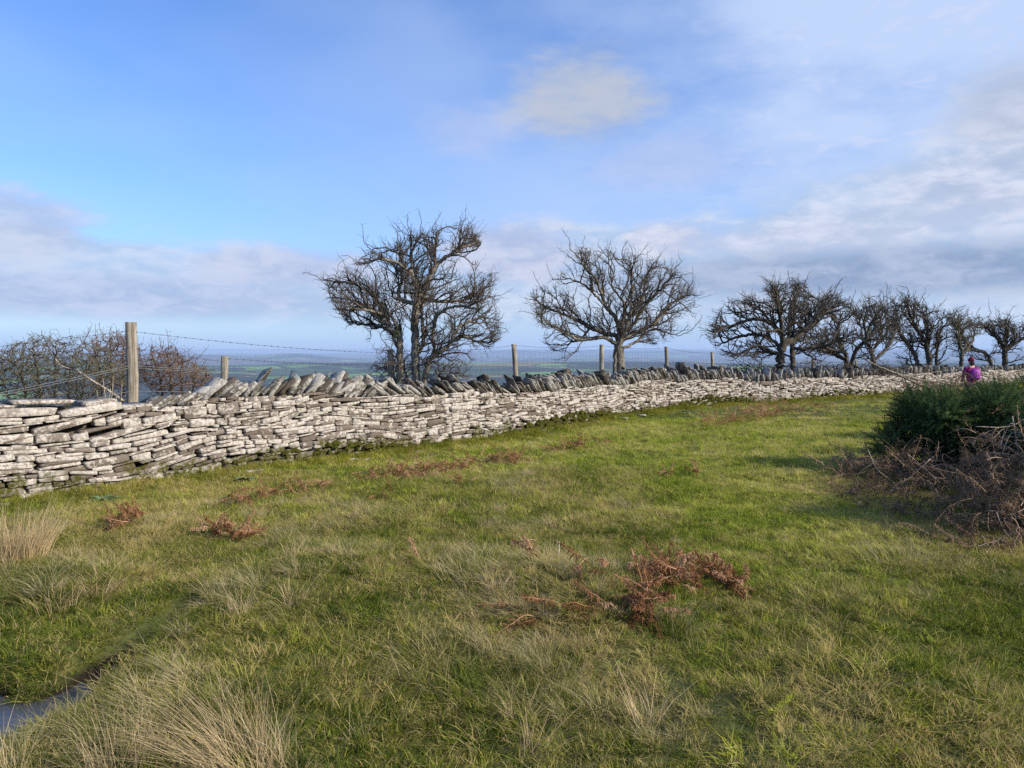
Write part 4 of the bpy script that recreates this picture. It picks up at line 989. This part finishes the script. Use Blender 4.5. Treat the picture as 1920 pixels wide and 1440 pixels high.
# ------------------------------------------------------------------ gorse
m = bpy.data.materials.new('gorse_spines'); m.use_nodes = True; t = NT(m.node_tree); m.node_tree.nodes.clear(); out = t.new('ShaderNodeOutputMaterial')
rnd = t.attr('rnd'); col = t.mix(t.ss(rnd, .1, .8), (.045, .085, .035), (.12, .18, .06)); col = t.mix(t.ss(rnd, .72, .95), col, (.25, .19, .09))
d = t.new('ShaderNodeBsdfDiffuse'); t.put(d.inputs[0], col); tr = t.new('ShaderNodeBsdfTranslucent'); t.put(tr.inputs[0], col); mx = t.new('ShaderNodeMixShader'); mx.inputs[0].default_value = .2
t.l.new(d.outputs[0], mx.inputs[1]); t.l.new(tr.outputs[0], mx.inputs[2]); t.l.new(mx.outputs[0], out.inputs[0]); M_GORSE = m
def sprig(L=.22, n=64):
    ax = np.stack([np.zeros(9), np.zeros(9), np.linspace(0, L, 9)], -1); u = np.sort(rng.uniform(.0, 1, n)); a = rng.uniform(0, 6.28, n); ln = (.046-.022*u)*rng.uniform(.6, 1.2, n); up = rng.uniform(.2, .9, n)
    c = np.stack([np.zeros(n), np.zeros(n), u*L], -1); d = np.stack([np.cos(a), np.sin(a), up], -1); d /= np.linalg.norm(d, axis=1)[:, None]; w = np.stack([-np.sin(a), np.cos(a), np.zeros(n)], -1)*.0032
    v = np.stack([c-w, c+w, c+d*ln[:, None]], 1).reshape(-1, 3); q = .003; st = np.array([[q, 0, 0], [-q/2, q, 0], [-q/2, -q, 0], [0, 0, L]])
    return np.vstack([v, st]), np.vstack([np.arange(3*n).reshape(-1, 3), [[3*n, 3*n+1, 3*n+3], [3*n+1, 3*n+2, 3*n+3], [3*n+2, 3*n, 3*n+3]]])
SPR = [sprig() for _ in range(6)]
def rotto(d):
    d = d/np.linalg.norm(d); a = np.cross(d, [.3, .2, .9]); a /= np.linalg.norm(a); return np.stack([a, np.cross(d, a), d], 1)
def gorse(label, cx, cy, rx, ry, h, n, lumps=15, mat=None):
    root = empty('gorse_bush', (cx, cy, hz(cx, cy)), label, 'gorse bush', 'gorse bushes beside the path')
    b = MB(); bs_ = MB(); z0 = hz(cx, cy); cent = []
    for k in range(lumps):
        a = rng.uniform(0, 6.28); rr = rng.uniform(.2, .72); cent.append((cx+rx*rr*math.cos(a), cy+ry*rr*math.sin(a), z0+h*rng.uniform(.25, .78), rng.uniform(.22, .36)*min(rx, ry, h), rng.random()))
    cent.append((cx, cy, z0+h*.5, .5*min(rx, ry, h), .5))
    for k in range(n):
        c = cent[rng.integers(len(cent))]; d = rng.normal(0, 1, 3); d[2] = d[2]*.9+.25; d /= np.linalg.norm(d); r_ = c[3]*rng.uniform(.45, 1.0)*(1.3 if rng.random() < .12 else 1)
        p_ = np.array(c[:3])+d*r_
        if p_[2] < z0+.03: continue
        dd = d+np.array([0, 0, .15])+rng.normal(0, .35, 3); v, f = SPR[rng.integers(6)]; Rm = rotto(dd)
        b.add((v*rng.uniform(.7, 1.35))@Rm.T+p_, f, None, rnd=np.clip(rng.normal(.42, .25)+.5*(c[4]-.5), 0, 1))
    for k in range(120):
        c = cent[rng.integers(len(cent))]; a = np.array([cx+rng.normal(0, .12), cy+rng.normal(0, .12), z0-.03]); e = np.array(c[:3])+rng.normal(0, .25, 3)*c[3]*2; mdl = (a+e)/2+rng.normal(0, .08, 3)
        bs_.tube(catmull([a, mdl, e], 4), np.linspace(.016, .004, 9), 4, cap=False)
    b.build('foliage', M_GORSE, root); bs_.build('stem', M_TWIGD, root); return root
gorse('nearest dark green spiny gorse bush, jutting over the path edge', 5.72, 9.3, 1.15, .85, 1.06, 4300)
gorse('shaded gorse bush at the right edge behind the bracken heap', 6.4, 8.0, .85, .75, 1.30, 2500)
gorse('yellowish topped gorse bush below the walker', 7.6, 10.4, .9, .8, 1.10, 1900)
gorse('gorse bush behind the nearest one, under the walker', 7.9, 12.4, 1.0, .9, .98, 1900)
gorse('gorse bush at the far right behind the yellowish topped one', 10.2, 13.6, 1.2, 1.0, 1.25, 1800)
gorse('unseen gorse bush added just beyond the right edge to shade the bracken heap', 5.85, 6.2, .95, .95, 1.6, 3000)  # out of view, added to throw shade on the bracken
gorse('unseen gorse bush added beyond the right edge to shade the foreground grass', 5.8, 2.7, 1.1, 1.0, 1.5, 2200)  # also out of view, added to darken the near grass with its shadow
# arching pale stems
def arcs(label, specs, mat, name='bramble', cat='bramble', group='bare arching stems over the gorse'):
    if len(specs) < 100:
        c0 = np.mean([P(*pl[0][:2], Y0) for pl, Y0, r in specs], axis=0); root = empty(name, (c0[0], c0[1], hz(c0[0], c0[1])), label, cat, group)
        for pl, Y0, r in specs:
            b = MB(); pts = catmull([P(x, y, Y0+dy) for x, y, dy in pl], 5); b.tube(pts, np.linspace(r, r*.45, len(pts)), 5); b.build('stem', mat, root)
        return root
    b = MB()
    for pl, Y0, r in specs:
        pts = catmull([P(x, y, Y0+dy) for x, y, dy in pl], 5); b.tube(pts, np.linspace(r, r*.45, len(pts)), 4, cap=False)
    return tag(b.build(name, mat), label, cat, group)
def rarc(n, x0, x1, y0, y1, Ylo, Yhi, r=.005):
    out_ = []
    for k in range(n):
        x = rng.uniform(x0, x1); y = rng.uniform(y0, y1); L = rng.uniform(30, 90); a = rng.uniform(-.2, math.pi*.95); dx, dy = math.cos(a)*L, -math.sin(a)*L*.6
        out_.append(([(x, y, 0), (x+dx*.5+rng.normal(0, 7), y+dy*.75, rng.normal(0, .15)), (x+dx+rng.normal(0, 8), y+dy*.75+rng.uniform(0, 22), rng.normal(0, .2))], rng.uniform(Ylo, Yhi), r*rng.uniform(.6, 1.2)))
    return out_
arcs('pale bare stems arching over the right side of the gorse', rarc(18, 1790, 1930, 790, 930, 6.9, 8.2, .0042), M_DEAD)
arcs('thin brown stems along the skyline of the gorse', rarc(40, 1760, 1930, 735, 800, 9.5, 11), M_TWIG)
arcs('long pale bare stalks leaning in the dark bracken below the gorse', [([(1627, 843, 0), (1645, 880, 0), (1675, 905, .1), (1690, 935, .1)], 7.6, .004), ([(1700, 850, 0), (1730, 875, 0), (1762, 905, 0)], 7.7, .005), ([(1772, 873, 0), (1795, 885, 0), (1830, 920, -.1)], 7.0, .006), ([(1850, 890, 0), (1880, 905, 0), (1925, 915, 0)], 6.6, .005), ([(1830, 800, 0), (1890, 800, 0), (1930, 780, 0)], 7.2, .006), ([(1898, 780, 0), (1908, 840, 0), (1912, 890, 0)], 7.0, .006), ([(1850, 958, 0), (1890, 960, 0), (1925, 975, 0)], 5.9, .004), ([(1868, 960, 0), (1880, 990, 0), (1900, 1015, 0)], 5.8, .005), ([(1745, 860, 0), (1700, 900, 0), (1660, 930, 0)], 7.6, .004)], M_DEAD)
arcs('brown bare twigs mixed into the low bracken before the gorse', rarc(40, 1590, 1800, 850, 935, 7.7, 8.5, .0035), M_TWIG)
arcs('heap of dark brash under the jutting dead branch', rarc(70, 1690, 1800, 720, 765, 14.5, 17, .010), M_RED)
b = MB()
for pl, r0, r1 in (([(1622, 675), (1650, 688), (1680, 700), (1715, 717), (1760, 735), (1810, 762)], .012, .04), ([(1680, 700), (1720, 712), (1770, 718), (1800, 730)], .02, .022), ([(1700, 708), (1735, 700), (1765, 696)], .014, .006), ([(1650, 688), (1640, 676), (1636, 668)], .008, .004), ([(1725, 720), (1745, 712), (1775, 708)], .014, .006)):
    pts = catmull([P(x, y, 15+.6*(x-1620)/200) for x, y in pl], 5)+rng.normal(0, .006, (len(pl)*5-4, 3)); b.tube(pts, np.linspace(r0, r1, len(pts)), 6)
tag(b.build('fallen_branch', M_BARK), 'bare forked dead branch jutting above the bracken in front of the far wall', 'branch')
# dock and foxglove rosettes
m, t, bs = material('grey_green_leaf', .6, .3); c = t.noise(t.pos(), 30, 3); t.put(bs.inputs['Base Color'], t.mix(c, (.06, .13, .06), (.14, .22, .12))); M_LEAF = m
def rosette(px, py, label, n, L):
    gx_, gy_ = G(px, py); z = hz(gx_, gy_); b = MB()
    for k in range(n):
        a = k*2.4+rng.normal(0, .2); ll = L*rng.uniform(.6, 1.1); e = rng.uniform(.35, 1.0); m_ = 6; v = []; sdv = np.array([-math.sin(a), math.cos(a), 0])
        for i in range(m_+1):
            u = i/m_; r_ = ll*(u*math.cos(e)+.15*u*u); zz = ll*(math.sin(e)*u-.75*u*u*math.sin(e)); w = ll*.20*math.sin(math.pi*min(1, u*.93+.07))**.8; c = np.array([math.cos(a)*r_, math.sin(a)*r_, zz+.01])
            v += [c-sdv*w+[0, 0, w*.35], c, c+sdv*w+[0, 0, w*.35]]
        b.add(v, None, [(3*i+j, 3*i+j+1, 3*i+j+4, 3*i+j+3) for i in range(m_) for j in range(2)])
    o = b.build('leafy_plant', M_LEAF, smooth=True); o.location = (gx_, gy_, z); tag(o, label, 'plant', 'leafy rosettes by the wall')
rosette(192, 935, 'grey green leafy rosette beside the tall straw tussock at the wall', 9, .19)
rosette(460, 898, 'grey green leafy rosette by the wall foot right of the short post', 9, .17)
rosette(1165, 797, 'small leafy rosette in the moss by the middle of the wall', 7, .18)
rosette(1290, 775, 'dark leafy plant at the mossy wall foot below the stone coping', 9, .26)

# ------------------------------------------------------------------ person
def flat(name, colr, rough=.85):
    m, t, bs = material(name, rough, .2); c = t.noise(t.pos(), 40, 3); t.put(bs.inputs['Base Color'], t.mix(c, tuple(q*.8 for q in colr), tuple(min(1, q*1.15) for q in colr)))
    t.put(bs.inputs['Normal'], t.bump(t.noise(t.pos(), 18, 3), .3, .02)); return m
px_, py_ = 862/F*22.0, 22.0; pz_ = hz(px_, py_)
man = empty('person', (px_, py_, pz_), 'walker seen from behind in magenta coat, maroon knitted hat and purple rucksack', 'person'); man.scale = (.92, .92, .92)
def skin(name, pts, edges, mat, parent, sub=2):
    me = bpy.data.meshes.new(name); me.from_pydata([q[:3] for q in pts], edges, []); o = bpy.data.objects.new(name, me); COL.objects.link(o); o.parent = parent
    o.modifiers.new('s', 'SKIN'); me.skin_vertices[0].data[0].use_root = True
    for i, q in enumerate(pts):
        r = q[3] if len(q) > 3 else .05; r2 = q[4] if len(q) > 4 else r; me.skin_vertices[0].data[i].radius = (r, r2)
    md = o.modifiers.new('d', 'SUBSURF'); md.levels = sub; md.render_levels = sub; me.materials.append(mat)
    return o
# the figure: pelvis root, spine, head, arms, legs in mid stride (facing +Y, away)
B = [(0, 0, .93, .13, .10), (0, 0, 1.10, .12, .09), (0, .01, 1.28, .15, .10), (0, .02, 1.40, .10, .07), (0, .03, 1.47, .05, .05), (0, .05, 1.54, .075, .085), (0, .05, 1.62, .075, .09), (0, .04, 1.68, .05, .06),
     (-.17, .02, 1.37, .055, .055), (-.24, .02, 1.12, .045, .045), (-.22, .14, .92, .034, .034), (-.21, .19, .86, .028, .035),
     (.17, .02, 1.37, .055, .055), (.28, .04, 1.15, .045, .045), (.27, .26, 1.12, .034, .034), (.26, .34, 1.13, .028, .035),
     (-.09, .02, .86, .085, .09), (-.10, .10, .48, .06, .062), (-.10, .02, .10, .045, .05), (-.10, .14, .05, .045, .035),
     (.09, .02, .86, .085, .09), (.10, .04, .47, .06, .062), (.10, -.22, .12, .045, .05), (.10, -.12, .04, .045, .035)]
E = [(0, 1), (1, 2), (2, 3), (3, 4), (4, 5), (5, 6), (6, 7), (3, 8), (8, 9), (9, 10), (10, 11), (3, 12), (12, 13), (13, 14), (14, 15), (0, 16), (16, 17), (17, 18), (18, 19), (0, 20), (20, 21), (21, 22), (22, 23)]
for base_i, sgn, hd in ((11, -1, (0.0, .4, -.9)), (15, 1, (0, .95, .1))):
    o3 = np.array(B[base_i][:3]); hd = np.array(hd)/np.linalg.norm(hd)
    for f_ in range(5):
        sp3 = np.array([1, 0, 0])*(f_-1.5)*.018 if f_ < 4 else np.array([-sgn*.035, 0, .0]); L = (.07, .08, .075, .06, .045)[f_]
        a = o3+hd*.02+sp3; c = a+hd*L*.6; e = c+hd*L*.3+np.array([0, .012, -.02])
        k = len(B); B += [(*a, .010), (*c, .009), (*e, .007)]; E += [(base_i, k), (k, k+1), (k+1, k+2)]
M_SKIN = flat('skin', (.55, .34, .25), .6)
skin('body', B, E, M_SKIN, man)
skin('coat', [(0, 0, .86, .175, .14), (0, 0, 1.05, .16, .13), (0, .01, 1.26, .18, .13), (0, .015, 1.39, .13, .09), (0, .025, 1.455, .07, .07), (-.18, .02, 1.365, .075, .075), (-.25, .02, 1.12, .06, .06), (-.225, .13, .945, .045, .045), (.18, .02, 1.365, .075, .075), (.29, .04, 1.15, .06, .06), (.275, .23, 1.12, .045, .045)],
     [(0, 1), (1, 2), (2, 3), (3, 4), (3, 5), (5, 6), (6, 7), (3, 8), (8, 9), (9, 10)], flat('magenta_cloth', (.25, .018, .13)), man)
skin('trousers', [(0, 0, .88, .14, .11), (-.095, .02, .82, .10, .10), (-.10, .10, .48, .075, .075), (-.10, .03, .14, .06, .06), (.095, .02, .82, .10, .10), (.10, .04, .47, .075, .075), (.10, -.20, .16, .06, .06)],
     [(0, 1), (1, 2), (2, 3), (0, 4), (4, 5), (5, 6)], flat('dark_trousers', (.03, .03, .045)), man)
for sg, yy in ((-1, .06), (1, -.18)):
    skin('boot', [(sg*.10, yy-.06, .10, .055, .06), (sg*.10, yy, .055, .05, .05), (sg*.10, yy+.14, .04, .045, .035)], [(0, 1), (1, 2)], flat('brown_boot', (.08, .05, .03)), man)
skin('hat', [(0, .045, 1.585, .105, .115), (0, .045, 1.64, .108, .118), (0, .04, 1.70, .085, .09), (0, .04, 1.735, .03, .03), (0, .04, 1.765, .035, .035)], [(0, 1), (1, 2), (2, 3), (3, 4)], flat('maroon_wool', (.12, .012, .035), 1), man)
skin('hair', [(0, .0, 1.60, .085, .06), (0, -.03, 1.52, .08, .045), (0, -.04, 1.45, .05, .03)], [(0, 1), (1, 2)], flat('dark_hair', (.02, .012, .012)), man)
pack = skin('rucksack', [(0, -.20, .98, .16, .10), (0, -.21, 1.12, .175, .12), (0, -.20, 1.28, .16, .10), (0, -.17, 1.38, .12, .06)], [(0, 1), (1, 2), (2, 3)], flat('purple_nylon', (.24, .03, .27), .5), man)
pk = skin('front_pocket', [(0, -.33, 1.0, .10, .04), (0, -.335, 1.14, .11, .045)], [(0, 1)], flat('violet_nylon', (.34, .05, .36), .5), pack)
for sg in (-1, 1): skin('strap', [(sg*.10, -.12, 1.36, .022, .012), (sg*.115, .0, 1.455, .022, .012), (sg*.12, .14, 1.38, .022, .012), (sg*.14, .15, 1.15, .022, .012)], [(0, 1), (1, 2), (2, 3)], M_RUST, pack)

# ------------------------------------------------------------------ air
m = bpy.data.materials.new('haze'); m.use_nodes = True; m.node_tree.nodes.clear(); t = NT(m.node_tree)
o_ = t.new('ShaderNodeOutputMaterial'); pv = t.new('ShaderNodeVolumePrincipled'); pv.inputs['Density'].default_value = 8.5e-5; pv.inputs['Color'].default_value = (.52, .70, 1.0, 1); pv.inputs['Anisotropy'].default_value = .0
t.l.new(pv.outputs[0], o_.inputs['Volume'])
b = MB(); x0 = 25500; zl = float(ZZ.min())-1.5; zh = 6.5
b.add([(sx_*x0, sy_*x0, z) for z in (zl, zh) for sx_, sy_ in ((-1, -1), (1, -1), (1, 1), (-1, 1))], None, [(3, 2, 1, 0), (4, 5, 6, 7), (0, 1, 5, 4), (1, 2, 6, 5), (2, 3, 7, 6), (3, 0, 4, 7)])
hz_o = b.build('haze', m); tag(hz_o, 'pale blue air softening the far hills', 'haze', kind='stuff')
print('script done', round(time.time()-T0, 1))
